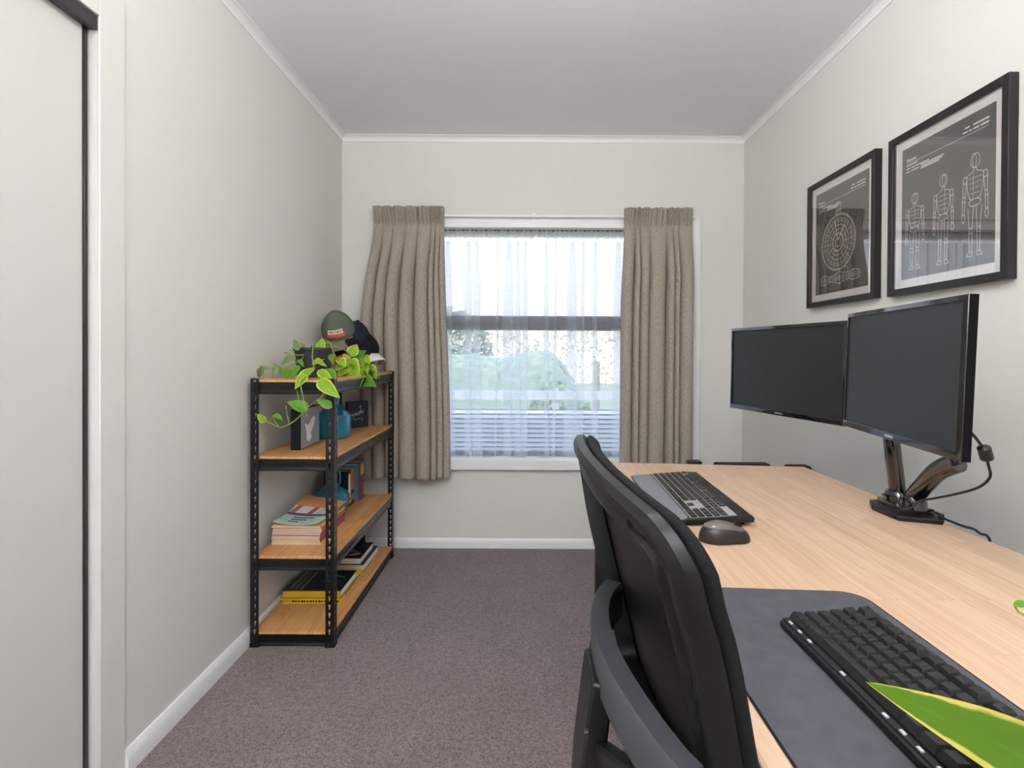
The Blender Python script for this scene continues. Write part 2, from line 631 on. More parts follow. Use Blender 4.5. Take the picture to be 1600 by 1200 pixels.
# ------------------------------------------------------------------ room shell
XL, XR, YB, YR, H = -1.075, 1.262, 3.041, -1.3, 2.395
WX0, WX1, WZ0, WZ1 = -0.84, 0.95, 0.525, 1.868            # window opening
T = 0.12
struct('floor', MB().box(XL - 0.9, YR - 0.2, -0.1, XR + 0.2, YB + 0.15, 0.0), 'carpet', 'brown grey carpet floor')
struct('ceiling', MB().box(XL - 0.9, YR - 0.2, H, XR + 0.2, YB + 0.15, H + 0.1), 'ceiling_paint', 'flat white ceiling')
struct('wall_back', MB().box(XL - T, YB, 0, WX0, YB + T, H).box(WX1, YB, 0, XR + T, YB + T, H)
       .box(WX0, YB, 0, WX1, YB + T, WZ0).box(WX0, YB, WZ1, WX1, YB + T, H), 'wall_paint', 'pale grey wall around the window')
DY = 1.311; DZ = 1.974
struct('wall_left', MB().box(XL - T, DY, 0, XL, YB, H).box(XL - T, YR, DZ, XL, DY, H).box(XL - T, YR, 0, XL, YR + 0.3, DZ),
       'wall_paint', 'pale grey wall behind the shelving')
struct('wall_right', MB().box(XR, YR, 0, XR + T, YB, H), 'wall_paint', 'pale grey wall with the two framed prints')
struct('wall_rear', MB().box(XL, YR - T, 0, -0.7, YR, H).box(0.9, YR - T, 0, XR, YR, H).box(-0.7, YR - T, 2.12, 0.9, YR, H),
       'wall_paint', 'pale grey wall behind the camera')
struct('floor_hall', MB().box(-1.9, -3.4, -0.1, 2.0, YR - 0.2, 0.0), 'carpet', 'carpet of the hall behind the room')
struct('wall_sun_block', MB().box(-1.9, -3.5, 0, 2.0, -3.4, H).box(-2.0, -3.4, 0, -1.9, YR - T, H).box(2.0, -3.4, 0, 2.1, YR - T, H).box(-2.0, -3.5, H, 2.1, YR - T, H + 0.1), 'wall_paint', 'added hall walls and roof that keep the sun out')  # unseen hall shell added to block sun from the rear doorway
# inside of the wardrobe
struct('wall_wardrobe', MB().box(XL - 0.75, YR, 0, XL - 0.7, DY + 0.1, H), 'wall_paint', 'back of the wardrobe')

def base_profile(h=0.065, d=0.014):
    return [(0, 0), (d, 0), (d, h * 0.62), (d * 0.75, h * 0.82), (d * 0.35, h), (0, h)]
m = MB(); m.prism([(XL + a, b) for a, b in base_profile()], 1.391, YB, 'Y')
struct('baseboard_left', m, 'trim_paint', 'white baseboard along the left wall', smooth=True)
m = MB(); m.prism([(YB - a, b) for a, b in base_profile(0.056)], XL + 0.014, XR - 0.014, 'X')
struct('baseboard_back', m, 'trim_paint', 'white baseboard under the window', smooth=True)
m = MB(); m.prism([(XR - a, b) for a, b in base_profile()], YR, YB, 'Y')
struct('baseboard_right', m, 'trim_paint', 'white baseboard along the right wall', smooth=True)

def cove(n=7, r=0.030, lip=0.004):
    pts = [(0, 0), (r, 0), (r, -lip)]
    for k in range(n + 1):
        a = PI / 2 * k / n
        pts.append((lip + (r - lip) * (1 - math.sin(a)), -lip - (r - lip) * (1 - math.cos(a))))
    pts += [(0.0045, -r - 0.003), (0, -r - 0.003)]
    return pts
m = MB(); m.prism([(XL + a, H + b) for a, b in cove()], YR, YB, 'Y')
struct('trim_1', m, 'trim_paint', 'white cove cornice over the left wall', smooth=True)
m = MB(); m.prism([(YB - a, H + b) for a, b in cove()], XL, XR, 'X')
struct('trim_2', m, 'trim_paint', 'white cove cornice over the window wall', smooth=True)
m = MB(); m.prism([(XR - a, H + b) for a, b in cove()], YR, YB, 'Y')
struct('trim_3', m, 'trim_paint', 'white cove cornice over the right wall', smooth=True)

# wardrobe: flat architrave, jamb and the sliding door
struct('trim_4', MB().box(XL, DY - 0.002, 0, XL + 0.006, DY + 0.080, DZ + 0.08).box(XL, YR, DZ, XL + 0.006, DY - 0.002, DZ + 0.08),
       'wall_paint', 'flat painted architrave around the wardrobe opening', bevel=0.002)
d = thing('door_1', None, None, (XL - 0.03, 0.7, 0))
tag(d, 'pale sliding wardrobe door with black edge and top track', kind='structure')
MB().box(XL - 0.052, 0.15, 0.012, XL - 0.026, 1.294, 1.946).build('door_panel', 'door_panel', d)
MB().box(XL - 0.055, 1.294, 0.012, XL - 0.020, 1.300, 1.946).box(XL - 0.052, 1.300, 0.012, XL - 0.026, 1.3105, 1.946).build('door_stile', 'stile_metal', d, bevel=0.001)
MB().box(XL - 0.018, -0.95, 1.939, XL + 0.001, DY - 0.003, 1.972).box(XL - 0.06, -0.95, 1.962, XL - 0.018, DY - 0.003, 1.972).build('door_track', 'track_metal', d, bevel=0.001)
MB().box(XL - 0.1, -0.95, 0.012, XL - 0.074, 0.25, 1.946).build('door_panel', 'door_panel', d)

# window: casing, sill, dark aluminium frame and panes
w = thing('window_1', None, None, (0.05, YB, WZ0))
tag(w, 'window with a dark transom behind the sheer curtain', kind='structure')
cz = 1.94
m = MB()
m.box(WX0 - 0.06, YB - 0.016, WZ0, WX0, YB, cz).box(WX1, YB - 0.016, WZ0, WX1 + 0.06, YB, cz)
m.box(WX0, YB - 0.016, WZ1 + 0.026, WX1, YB, cz)
m.box(WX0, YB - 0.030, WZ1 - 0.006, WX1, YB + 0.06, WZ1 + 0.026)
m.build('casing', 'trim_paint', w, bevel=0.002)
MB().box(WX0 - 0.07, YB - 0.035, 0.462, WX1 + 0.07, YB - 0.001, WZ0 - 0.002).box(WX0, YB - 0.001, WZ0 - 0.03, WX1, YB + 0.07, WZ0 - 0.002).build('window_sill', 'trim_paint', w, bevel=0.003)
Y0, Y1 = YB + 0.065, YB + 0.105
m = MB()
m.box(WX0, Y0, WZ0, WX0 + 0.045, Y1, WZ1).box(WX1 - 0.045, Y0, WZ0, WX1, Y1, WZ1)
m.box(WX0 + 0.045, Y0, WZ0, WX1 - 0.045, Y1, WZ0 + 0.03).box(WX0 + 0.045, Y0, WZ1 - 0.03, WX1 - 0.045, Y1, WZ1)
wf = m.build('window_frame', 'window_metal', w, bevel=0.002)
MB().box(WX0 + 0.045, Y0 - 0.006, 1.275, WX1 - 0.045, Y1, 1.360).build('transom', 'window_metal', wf, bevel=0.002)
MB().box(WX0 + 0.045, Y0 + 0.018, WZ0 + 0.03, WX1 - 0.045, Y0 + 0.022, 1.275).build('pane', 'window_glass', wf)
MB().box(WX0 + 0.045, Y0 + 0.018, 1.360, WX1 - 0.045, Y0 + 0.022, WZ1 - 0.03).build('pane', 'window_glass', wf)

# ------------------------------------------------------------------ garden outside
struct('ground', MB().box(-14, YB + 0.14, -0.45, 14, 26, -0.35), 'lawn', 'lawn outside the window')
fn = thing('slat_fence', 'pale horizontal slat fence outside behind the sheer curtain', 'fence', (0, 5.2, -0.35))
for k in range(19):
    z_ = -0.30 + k * 0.0465
    MB().prism([(5.185, z_), (5.193, z_), (5.215, z_ + 0.030), (5.207, z_ + 0.030)], -3.2, 3.4, 'X').build('slat', 'fence_paint', fn)
MB().box(-3.2, 5.215, -0.33, 3.4, 5.222, 0.575).build('backing_board', 'window_metal', fn)
MB().box(-3.2, 5.185, 0.675, 3.4, 5.215, 0.765).build('top_rail', 'fence_paint', fn)
for x in (-3.0, -1.4, 0.3, 1.9, 3.3):
    MB().box(x - 0.03, 5.223, -0.35, x + 0.03, 5.28, 0.78).build('fence_post', 'fence_paint', fn)

def blob(name, c, r, mat, label, cat, seed, parent=None, n=900, leaf=0.09, group=None):
    rnd = random.Random(seed)
    t = thing(name, label, cat, (c[0], c[1], -0.35), group=group)
    mm = MB()
    for k in range(n):
        th = rnd.uniform(0, 2 * PI); ph = math.acos(rnd.uniform(-0.8, 1)); q = rnd.uniform(0.75, 1.0)
        p = Vector((c[0] + r[0] * q * math.cos(th) * math.sin(ph), c[1] + r[1] * q * math.sin(th) * math.sin(ph), c[2] + r[2] * q * math.cos(ph)))
        a = Vector((rnd.uniform(-1, 1), rnd.uniform(-1, 1), rnd.uniform(-1, 1))).normalized()
        b = a.orthogonal().normalized() * leaf * rnd.uniform(0.5, 1.2)
        a = a * leaf * rnd.uniform(0.5, 1.2)
        mm.add([p - a, p + b * 0.6, p + a, p - b * 0.6], [(0, 1, 2, 3)])
    mm.build('foliage', mat, t)
    MB().tube([(c[0], c[1], -0.35), (c[0], c[1], c[2])], 0.06, 8).build('trunk', 'bark', t)
    return t
hg = thing('hedge', 'pale clipped hedge beyond the slat fence, seen through the sheer', 'hedge', (-0.4, 7.8, -0.35))
rh = random.Random(3)
def hedge_pt(s_, v):
    a = v * PI
    x = -2.6 + 3.35 * s_
    zt_ = 1.12 + 0.05 * math.sin(x * 3.1) + 0.03 * math.sin(x * 7.7 + 1)
    e = max(0.0, min(1.0, min(s_, 1 - s_) * 9))
    y = 7.8 - 0.5 * math.copysign(abs(math.cos(a)) ** 0.4, math.cos(a)) * (0.3 + 0.7 * e)
    z = -0.35 + (zt_ + 0.35) * (math.sin(a) ** 0.35) * (0.55 + 0.45 * math.sqrt(e))
    return (x + rh.uniform(-0.02, 0.02), y + rh.uniform(-0.03, 0.03), z + rh.uniform(-0.02, 0.02))
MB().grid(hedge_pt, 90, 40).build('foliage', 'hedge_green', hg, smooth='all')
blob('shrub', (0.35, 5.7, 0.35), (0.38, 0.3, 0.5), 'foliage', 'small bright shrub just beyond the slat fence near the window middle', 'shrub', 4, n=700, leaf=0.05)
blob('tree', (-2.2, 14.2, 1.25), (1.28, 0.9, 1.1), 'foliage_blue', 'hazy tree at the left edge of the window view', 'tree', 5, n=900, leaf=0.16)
blob('tree', (1.3, 9.6, 1.0), (1.65, 0.5, 0.62), 'foliage_backlit', 'tree with backlight painted cream into its leaves at the right of the window view', 'tree', 6, n=1000, leaf=0.05)
blob('tree', (-0.78, 11.6, 1.02), (1.65, 0.5, 0.62), 'foliage_backlit', 'tree with backlight painted cream into its leaves rising over the clipped hedge', 'tree', 8, n=700, leaf=0.06)

# ------------------------------------------------------------------ curtains
def curtain(name, label, xt0, xt1, xb0, xb1, y0, ztop, zbot, nf, seed, belly):
    rnd = random.Random(seed)
    root = thing(name, label, 'curtain', ((xt0 + xt1) / 2, y0, ztop), group=None)
    cuts = [0.0]
    for k in range(nf):
        cuts.append(cuts[-1] + rnd.choice((0.55, 0.7, 1.0, 1.25, 1.7)) * rnd.uniform(0.9, 1.1))
    cuts = [c / cuts[-1] for c in cuts]
    amps = [rnd.uniform(0.7, 1.15) for k in range(nf)]
    drift = [rnd.uniform(-0.5, 0.5) for k in range(nf + 1)]
    def P(s, t):
        z = ztop + (zbot - ztop) * t
        # fold index; folds wander a little on the way down
        cc = [c + (drift[i] * 0.035 * t if 0 < i < nf else 0) for i, c in enumerate(cuts)]
        i = 0
        while i < nf - 1 and s > cc[i + 1]: i += 1
        w_ = (s - cc[i]) / max(1e-4, cc[i + 1] - cc[i])
        prof = abs(math.sin(PI * w_)) ** 0.38
        skew = math.sin(2 * PI * w_)
        A = (0.014 + 0.066 * sstep(0.07, 0.26, t)) * amps[i]
        y = y0 + 0.020 - A * prof
        # gathered heading tape
        hd = 1 - sstep(0.045, 0.075, t)
        y -= 0.020 + hd * (0.006 * math.sin(2 * PI * w_ * 3 + i) + 0.026 * prof * (1 - sstep(0.0, 0.058, t)))
        pinch = math.exp(-((t - 0.062) / 0.010) ** 2)
        y += pinch * 0.010 * prof
        e = sstep(0.05, belly, t)
        x0 = xt0 + (xb0 - xt0) * e
        x1 = xt1 + (xb1 - xt1) * sstep(0.05, 0.9, t)
        x = x0 + (x1 - x0) * s - 0.006 * skew * sstep(0.07, 0.3, t) * 0.6
        if t > 0.995:
            z += 0.008 * math.sin(9 * s + seed)
        return (x, y, z)
    W = (xb1 - xb0) * 2.0
    MB().grid(P, nf * 32, 90, uv=lambda s, t: (s * W, t * 1.5)).build('drape', 'linen', root, smooth='all', solid=0.003)
    return root
px = lambda p, Y: (p - 822.0) * Y / 815.0
curtain('curtain', 'grey brown linen curtain beside the shelving, left of the window', px(579, 2.94), px(691, 2.94), px(561, 2.94), px(702, 2.94), 2.992, 1.968, 0.425, 8, 11, 0.45)
curtain('curtain', 'grey brown linen curtain right of the window, behind the desk', px(977, 2.94), px(1085, 2.94), px(972, 2.94), px(1084, 2.94), 2.992, 1.966, 0.425, 7, 23, 0.4)
tr = thing('curtain_track', 'white curtain track above the window between the two linen curtains', 'curtain track', (0.05, 2.965, 1.93))
MB().box(-0.86, 2.994, 1.918, 0.97, 3.006, 1.932).build('rail', 'track_white', tr, bevel=0.002)
for x in (-0.83, 0.04, 0.94):
    MB().box(x - 0.012, 3.003, 1.915, x + 0.012, YB - 0.0005, 1.945).build('bracket', 'track_white', tr, bevel=0.002)

def sheer_curtain():
    root = thing('sheer_curtain', 'white sheer curtain hanging inside the window between the linen curtains', 'sheer curtain', (0.05, 2.99, 1.86))
    ys = YB + 0.035
    rnd = random.Random(5)
    folds = [(-0.92, 0.02)]  # centre x, width
    pxs = [(600, 6), (640, 8), (672, 6), (698, 9), (730, 8), (744, 7), (777, 2), (794, 11), (808, 5), (820, 5), (853, 5), (868, 2), (894, 10), (911, 3), (930, 4), (966, 8), (1000, 8), (1040, 8), (1070, 6)]
    Yk = 3.06
    folds = [((p - 822) * Yk / 815, 1.5 * w_ * Yk / 815) for p, w_ in pxs]
    zt, zb = 1.865, WZ0 + 0.002
    x0, x1 = WX0 + 0.01, WX1 - 0.01
    sway = [rnd.uniform(-1, 1) for f in folds]
    wid = [rnd.uniform(0.8, 1.8) for f in folds]
    rows = []
    nv = 60
    for j in range(nv + 1):
        t = j / nv
        z = zt + (zb - zt) * t
        pts = [(x0, ys)]
        for i, (c, w_) in enumerate(folds):
            c2 = c + sway[i] * 0.012 * t * t
            ww = w_ * (0.45 + 0.55 * sstep(0.05, 0.3, t)) * (1 + (wid[i] - 1) * sstep(0.5, 0.95, t))
            px_ = pts[-1][0]
            a, b = c2 - ww / 2, c2 + ww / 2
            # bowed span up to the fold, then there, back, and there again
            nsp = 6
            for k in range(1, nsp):
                q = k / nsp
                pts.append((px_ + (b - px_) * q, ys - 0.010 * math.sin(PI * q) * (0.3 + 0.7 * t)))
            pts.append((b, ys - 0.004))
            pts.append((b + 0.0015, ys))
            pts.append((b, ys + 0.004))
            pts.append(((a + b) / 2, ys + 0.005))
            pts.append((a, ys + 0.006))
            pts.append((a - 0.0015, ys + 0.009))
            pts.append((a, ys + 0.012))
            pts.append(((a + b) / 2, ys + 0.010))
        for k in range(1, 7):
            q = k / 6
            pts.append((pts[-1][0] + (x1 - pts[-1][0]) * q, ys - 0.006 * math.sin(PI * q)))
        # loosely piled hem on the sill
        lift = 0.006 * (1 + math.sin(0)) * sstep(0.97, 1.0, t)
        rows.append([(x, y, z + lift * math.sin(x * 37) * 0.6 + 0.0) for x, y in pts])
    n = len(rows[0])
    k0 = 3
    m = MB()
    m.grid(lambda s, t: rows[min(nv, k0 + round(t * (nv - k0)))][round(s * (n - 1))], n - 1, nv - k0, uv=lambda s, t: (s * 2, t * 1.34))
    m.build('drape', 'sheer_voile', root, smooth='all')
    # gathered heading tape
    def HP(s, t):
        x = x0 + (x1 - x0) * s
        return (x, ys - 0.004 + 0.004 * math.sin(s * 420) + 0.003 * math.sin(s * 171 + 1), zt - 0.052 * t + 0.003 * math.sin(s * 230) * (t > 0.9))
    MB().grid(HP, 520, 5, uv=lambda s, t: (s * 2, t * 0.05)).build('heading_tape', 'sheer_tape', root, smooth='all')
    MB().tube([(x0 - 0.008, ys - 0.001, zt - 0.004), (x1 + 0.008, ys - 0.001, zt - 0.004)], 0.004, 8).build('curtain_wire', 'window_metal', root)
sheer_curtain()

# ------------------------------------------------------------------ ceiling lamp and the lamp's light
cl = thing('ceiling_light', 'round white ceiling light in the middle of the room', 'ceiling light', (0.12, 1.1, H))
MB().lathe([(0.0, 0), (0.06, 0), (0.058, -0.02), (0.03, -0.035), (0.02, -0.04), (0.018, -0.075), (0.0, -0.075)][::-1], (0.12, 1.1, H), 32).build('rose', 'trim_paint', cl, smooth=True)
prof = [(0.046 * math.sin(PI * k / 16) + 1e-4, -0.046 * math.cos(PI * k / 16)) for k in range(17)]
MB().lathe(prof, (0.12, 1.1, H - 0.12), 32).build('bulb', 'bulb_glow', cl, smooth='all')
fl = thing('fill_lamp_body', 'unseen lamp body added under the ceiling fill light behind the camera', 'floor lamp', (-0.35, -0.75, 0))  # unseen body added to dress the upward fill light
MB().lathe([(0.0, 0), (0.14, 0), (0.14, 0.015), (0.03, 0.03), (0.0, 0.03)], (-0.35, -0.75, 0), 32).build('base', 'black_matte', fl, smooth=True)
MB().tube([(-0.35, -0.75, 0.03), (-0.35, -0.75, 1.70)], 0.012, 12).build('pole', 'black_matte', fl, smooth=True)
MB().lathe([(0.0, 1.70), (0.05, 1.70), (0.11, 1.74), (0.16, 1.82), (0.155, 1.82), (0.105, 1.745), (0.0, 1.72)], (-0.35, -0.75, 0), 32).build('fill_lamp_shade', 'trim_paint', fl, smooth=True)
# ------------------------------------------------------------------ shelving unit
SX0, SX1, SY0, SY1 = -1.056, -0.735, 2.0, 2.905
LEV = [0.058, 0.350, 0.735, 1.031]
sh = thing('shelving_unit', 'black slotted steel shelving unit with four wooden shelves by the left wall', 'shelf', ((SX0 + SX1) / 2, (SY0 + SY1) / 2, 0))

def flange(mb, c, u, z0, z1, wdt=0.032, pitch=0.032):
    """slotted strip from corner c along horizontal unit vector u with keyhole slots"""
    u = Vector(u)
    n = int((z1 - z0) / pitch)
    p = (z1 - z0) / n
    hole = []
    for k in range(8):
        a = -0.25 * PI + 1.5 * PI * k / 7
        hole.append((0.0055 * math.cos(a), 0.006 + 0.0055 * math.sin(a)))
    hole += [(-0.0024, -0.001), (-0.0024, -0.009), (0.0024, -0.009), (0.0024, -0.001)]
    cx = wdt * 0.52
    for i in range(n):
        zc = z0 + (i + 0.5) * p
        H_ = [(cx + a, zc + b) for a, b in hole]
        O_ = []
        for a, b in hole:
            ang = math.atan2(b, a)
            ca, sa = math.cos(ang), math.sin(ang)
            kx = ((wdt - cx) if ca > 0 else cx) / max(1e-6, abs(ca))
            kz = (p / 2) / max(1e-6, abs(sa))
            k_ = min(kx, kz)
            O_.append((cx + ca * k_, zc + sa * k_))
        nh = len(hole)
        to3 = lambda q: Vector((c[0], c[1], 0)) + u * q[0] + Vector((0, 0, q[1]))
        V = [to3(q) for q in H_] + [to3(q) for q in O_]
        fs = [(j, (j + 1) % nh, nh + (j + 1) % nh, nh + j) for j in range(nh)]
        b0 = len(V)
        corners = [(0, zc - p / 2), (wdt, zc - p / 2), (wdt, zc + p / 2), (0, zc + p / 2)]
        V += [to3(q) for q in corners]
        for ci, q in enumerate(corners):
            best = None
            qa = math.atan2(q[1] - zc, q[0] - cx)
            for j in range(nh):
                a1 = math.atan2(O_[j][1] - zc, O_[j][0] - cx); a2 = math.atan2(O_[(j + 1) % nh][1] - zc, O_[(j + 1) % nh][0] - cx)
                da = (qa - a1 + PI) % (2 * PI) - PI; db = (a2 - qa + PI) % (2 * PI) - PI
                if (da >= 0 and db >= 0) or (da <= 0 and db <= 0):
                    if abs(da) + abs(db) < PI:
                        best = j
            if best is not None:
                fs.append((nh + best, nh + (best + 1) % nh, b0 + ci))
        mb.add(V, fs)

for cx_, cy_, ux, uy in ((SX0, SY0, 1, 1), (SX1, SY0, -1, 1), (SX0, SY1, 1, -1), (SX1, SY1, -1, -1)):
    m = MB()
    flange(m, (cx_, cy_), (ux, 0, 0), 0.012, 1.036)
    flange(m, (cx_, cy_), (0, uy, 0), 0.012, 1.036)
    post = m.build('post', 'shelf_steel', sh, solid=0.0018)
    xa, xb = sorted((cx_ - ux * 0.003, cx_ + ux * 0.034)); ya, yb = sorted((cy_ - uy * 0.003, cy_ + uy * 0.034))
    MB().box(xa, ya, 0.0, xb, yb, 0.014).build('foot', 'rubber', post, bevel=0.002)
def beam_profile(h=0.045):
    return [(0, 0), (0.010, 0), (0.012, h * 0.12), (0.009, h * 0.22), (0.009, h * 0.45), (0.012, h * 0.55), (0.012, h), (0, h)]
for z in LEV:
    zb = z - 0.010 - 0.045
    zb = max(zb, 0.004)
    for side, xx in ((1, SX1 - 0.003), (-1, SX0 + 0.003)):
        m = MB(); m.prism([(xx - side * (0.012 - a), zb + b) for a, b in beam_profile()], SY0 + 0.004, SY1 - 0.004, 'Y')
        m.build('beam', 'shelf_steel', sh, smooth=True)
    for side, yy in ((-1, SY0 + 0.003), (1, SY1 - 0.003)):
        m = MB(); m.prism([(yy - side * (0.012 - a), zb + b) for a, b in beam_profile()], SX0 + 0.006, SX1 - 0.006, 'X')
        m.build('beam', 'shelf_steel', sh, smooth=True)
    MB().box(SX0 + 0.004, SY0 + 0.004, z - 0.010, SX1 - 0.004, SY1 - 0.004, z).build('shelf_board', 'shelf_pine', sh, bevel=0.0015)

# ---- vases
def lathe_thing(name, label, cat, x, y, z, prof, mat, part='body', n=40):
    t = thing(name, label, cat, (x, y, z))
    MB().lathe(prof, (x, y, z), n).build(part, mat, t, smooth=True, angle=40)
    return t
z2 = LEV[2]
vs1 = lathe_thing('vase', 'teal glazed bottle vase with angular shoulder on the second shelf', 'vase', -0.905, 2.46, z2,
            [(0.0, 0), (0.060, 0), (0.070, 0.006), (0.076, 0.02), (0.077, 0.105), (0.074, 0.112), (0.027, 0.155), (0.024, 0.162), (0.024, 0.196), (0.027, 0.202), (0.020, 0.203), (0.018, 0.19), (0.0, 0.18)], 'teal_glaze')
z1 = LEV[1]
vs2 = lathe_thing('vase', 'round teal jug vase with narrow neck on the third shelf behind the magazines', 'vase', -0.958, 2.58, z1,
            [(0.0, 0), (0.05, 0), (0.064, 0.006), (0.080, 0.028), (0.087, 0.056), (0.082, 0.082), (0.062, 0.108), (0.038, 0.124), (0.025, 0.142), (0.021, 0.17), (0.020, 0.205), (0.024, 0.215), (0.018, 0.216), (0.015, 0.2), (0.0, 0.19)], 'teal_glaze')
c = Vector((-0.958, 2.58, z1))
MB().tube(smoothpath([c + Vector((0.018, 0, 0.205)), c + Vector((0.034, 0, 0.200)), c + Vector((0.040, 0, 0.17)), c + Vector((0.038, 0, 0.14)), c + Vector((0.030, 0, 0.126))]), 0.005, 8).build('handle', 'teal_glaze', vs2, smooth='all')

# ---- silver picture block and navy card on shelf two
pb = thing('picture_block', 'deep black picture block with a white figure on silver, second shelf', 'picture', (-0.943, 2.235, z2))
MB().box(-0.964, 2.137, z2, -0.924, 2.335, z2 + 0.168).build('frame', 'black_matte', pb, bevel=0.001)
MB().box(-0.9242, 2.142, z2 + 0.004, -0.9228, 2.330, z2 + 0.164).build('picture', 'silver_card', pb)
def yzpoly(mb, pts, x, th=0.0006):
    n = len(pts)
    mb.add([(x, a, b) for a, b in pts] + [(x + th, a, b) for a, b in pts], [tuple(range(n)), tuple(range(2 * n - 1, n - 1, -1))] + [(i, (i + 1) % n, n + (i + 1) % n, n + i) for i in range(n)])
bx, by = 2.142, z2 + 0.004
fig = [(0.055, 0.028), (0.078, 0.020), (0.098, 0.026), (0.104, 0.040), (0.092, 0.050), (0.112, 0.070), (0.132, 0.092), (0.140, 0.112), (0.134, 0.122), (0.110, 0.118), (0.090, 0.104), (0.070, 0.088), (0.050, 0.098), (0.034, 0.100), (0.044, 0.080), (0.054, 0.055)]
m = MB(); yzpoly(m, [(bx + a, by + b) for a, b in fig], -0.9228); m.build('figure', 'white_ink', pb)

nc = thing('box', 'navy box with white script lettering on the second shelf beside the teal bottle', 'box', (-0.905, 2.80, z2), (0, 0, rad(48)))
m = MB(); m.box(-0.060, -0.012, 0, 0.060, 0.018, 0.140); m.build('body', 'navy_card', nc, local=True, bevel=0.002)
m = MB()
rnd = random.Random(2)
pth = [(-0.040 + k * 0.0045, -0.0125, 0.066 + 0.008 * math.sin(k * 1.7) + 0.0012 * k) for k in range(17)]
m.tube(smoothpath(pth, 5), 0.0017, 5)
m.tube(smoothpath([(0.004, -0.0125, 0.105), (0.012, -0.0125, 0.118), (0.014, -0.0125, 0.094), (0.006, -0.0125, 0.086), (0.018, -0.0125, 0.088)], 5), 0.0012, 5)
m.tube(smoothpath([(-0.038, -0.0125, 0.052), (-0.018, -0.0125, 0.045), (0.002, -0.0125, 0.048), (0.022, -0.0125, 0.046), (0.018, -0.0125, 0.030)], 5), 0.0010, 5)
m.build('lettering', 'pewter_ink', nc, local=True)

# ---- magazines on shelf three
covers = ['cream_cover', 'red_cover', 'maroon_cover', 'red_cover', 'purple_cover', 'orange_cover', 'orange_cover', 'cream_cover']
rank = ['lowest', 'second lowest', 'third from the bottom', 'fourth from the bottom', 'fifth from the bottom', 'third from the top', 'second from the top below the striped one', 'just under the striped top one']
cname = {'cream_cover': 'cream', 'red_cover': 'red', 'maroon_cover': 'dark red', 'purple_cover': 'purple', 'orange_cover': 'orange'}
zc = LEV[1]
for k, cv in enumerate(covers):
    h = 0.0095
    jx, jy, jr = random.uniform(-0.004, 0.003), random.uniform(-0.004, 0.004), random.uniform(-0.02, 0.02)
    t = thing('magazine', '%s spined magazine, %s in the stack on the third shelf' % (cname[cv], ['lowest', 'second from the bottom', 'third from the bottom', 'fourth from the bottom', 'fifth from the bottom', 'sixth from the bottom', 'third from the top', 'second from the top'][k]), 'magazine', (-0.932, 2.265, zc), (0, 0, jr), group='magazines stacked on the third shelf')
    MB().box(-0.101 + jx, -0.1385 + jy, 0.0007, 0.0985 + jx, 0.138 + jy, h - 0.0007).build('pages', 'magazine_pages', t, local=True)
    m = MB(); m.box(-0.099 + jx, -0.1365 + jy, 0, 0.1 + jx, 0.140 + jy, 0.0007).box(-0.099 + jx, -0.1365 + jy, h - 0.0007, 0.1 + jx, 0.140 + jy, h).box(0.0985 + jx, -0.140 + jy, 0, 0.1 + jx, 0.140 + jy, h)
    m.build('cover', cv, t, local=True)
    zc += h
# the top one: thin, curling, with a printed cover
t = thing('magazine', 'curling magazine with striped orange and mint cover, topmost of the stack', 'magazine', (-0.935, 2.255, zc), (0, 0, rad(-4)), group='magazines stacked on the third shelf')
def curl(s, v, lift=0.0):
    x = -0.092 + 0.190 * s; y = -0.128 + 0.285 * v
    z = 0.004 + 0.010 * (2 * abs(s - 0.55)) ** 2 * (1 - v) + 0.034 * sstep(0.35, 1.0, v) * (1 - 0.75 * s) + 0.010 * v
    return (x, y, z + lift)
def strip(v0, v1, mat, name, s0=0.0, s1=1.0, lift=0.0012, skew=0.0, parent=t, thick=0.0):
    m = MB()
    m.grid(lambda s, v: curl(min(1, max(0, s0 + (s1 - s0) * s + skew * v)), v0 + (v1 - v0) * v, lift), 20, 8)
    return m.build(name, mat, parent, local=True, smooth='all')
m = MB()
m.grid(lambda s, v: curl(s, v, 0.0), 20, 20).grid(lambda s, v: curl(s, v, 0.0010), 20, 20)
for q in (lambda s: (s, 0.0), lambda s: (s, 1.0), lambda s: (0.0, s), lambda s: (1.0, s)):
    m.grid(lambda s, v, q=q: curl(q(s)[0], q(s)[1], 0.001 * v), 20, 1)
m.build('pages', 'paper', t, local=True, smooth=True)
strip(0.0, 0.34, 'mint_ink', 'cover_band')
strip(0.36, 0.45, 'purple_cover', 'cover_band')
strip(0.66, 1.0, 'peach_ink', 'cover_band')
for k in range(5):
    strip(0.45, 0.66, ['brick_ink', 'paper', 'brick_ink', 'mint_ink', 'yellow_cover'][k], 'cover_stripe', 0.02 + 0.2 * k, 0.14 + 0.2 * k, 0.0016, 0.05)
m = MB()
for r_ in range(3):
    for k in range(8 - 2 * r_):
        s0 = 0.26 + 0.058 * k; v0 = 0.26 - 0.085 * r_
        m.grid(lambda s, v, s0=s0, v0=v0: curl(s0 + 0.042 * s, v0 + 0.045 * v, 0.0020), 2, 2)
m.build('cover_lettering', 'ink_black', t, local=True)

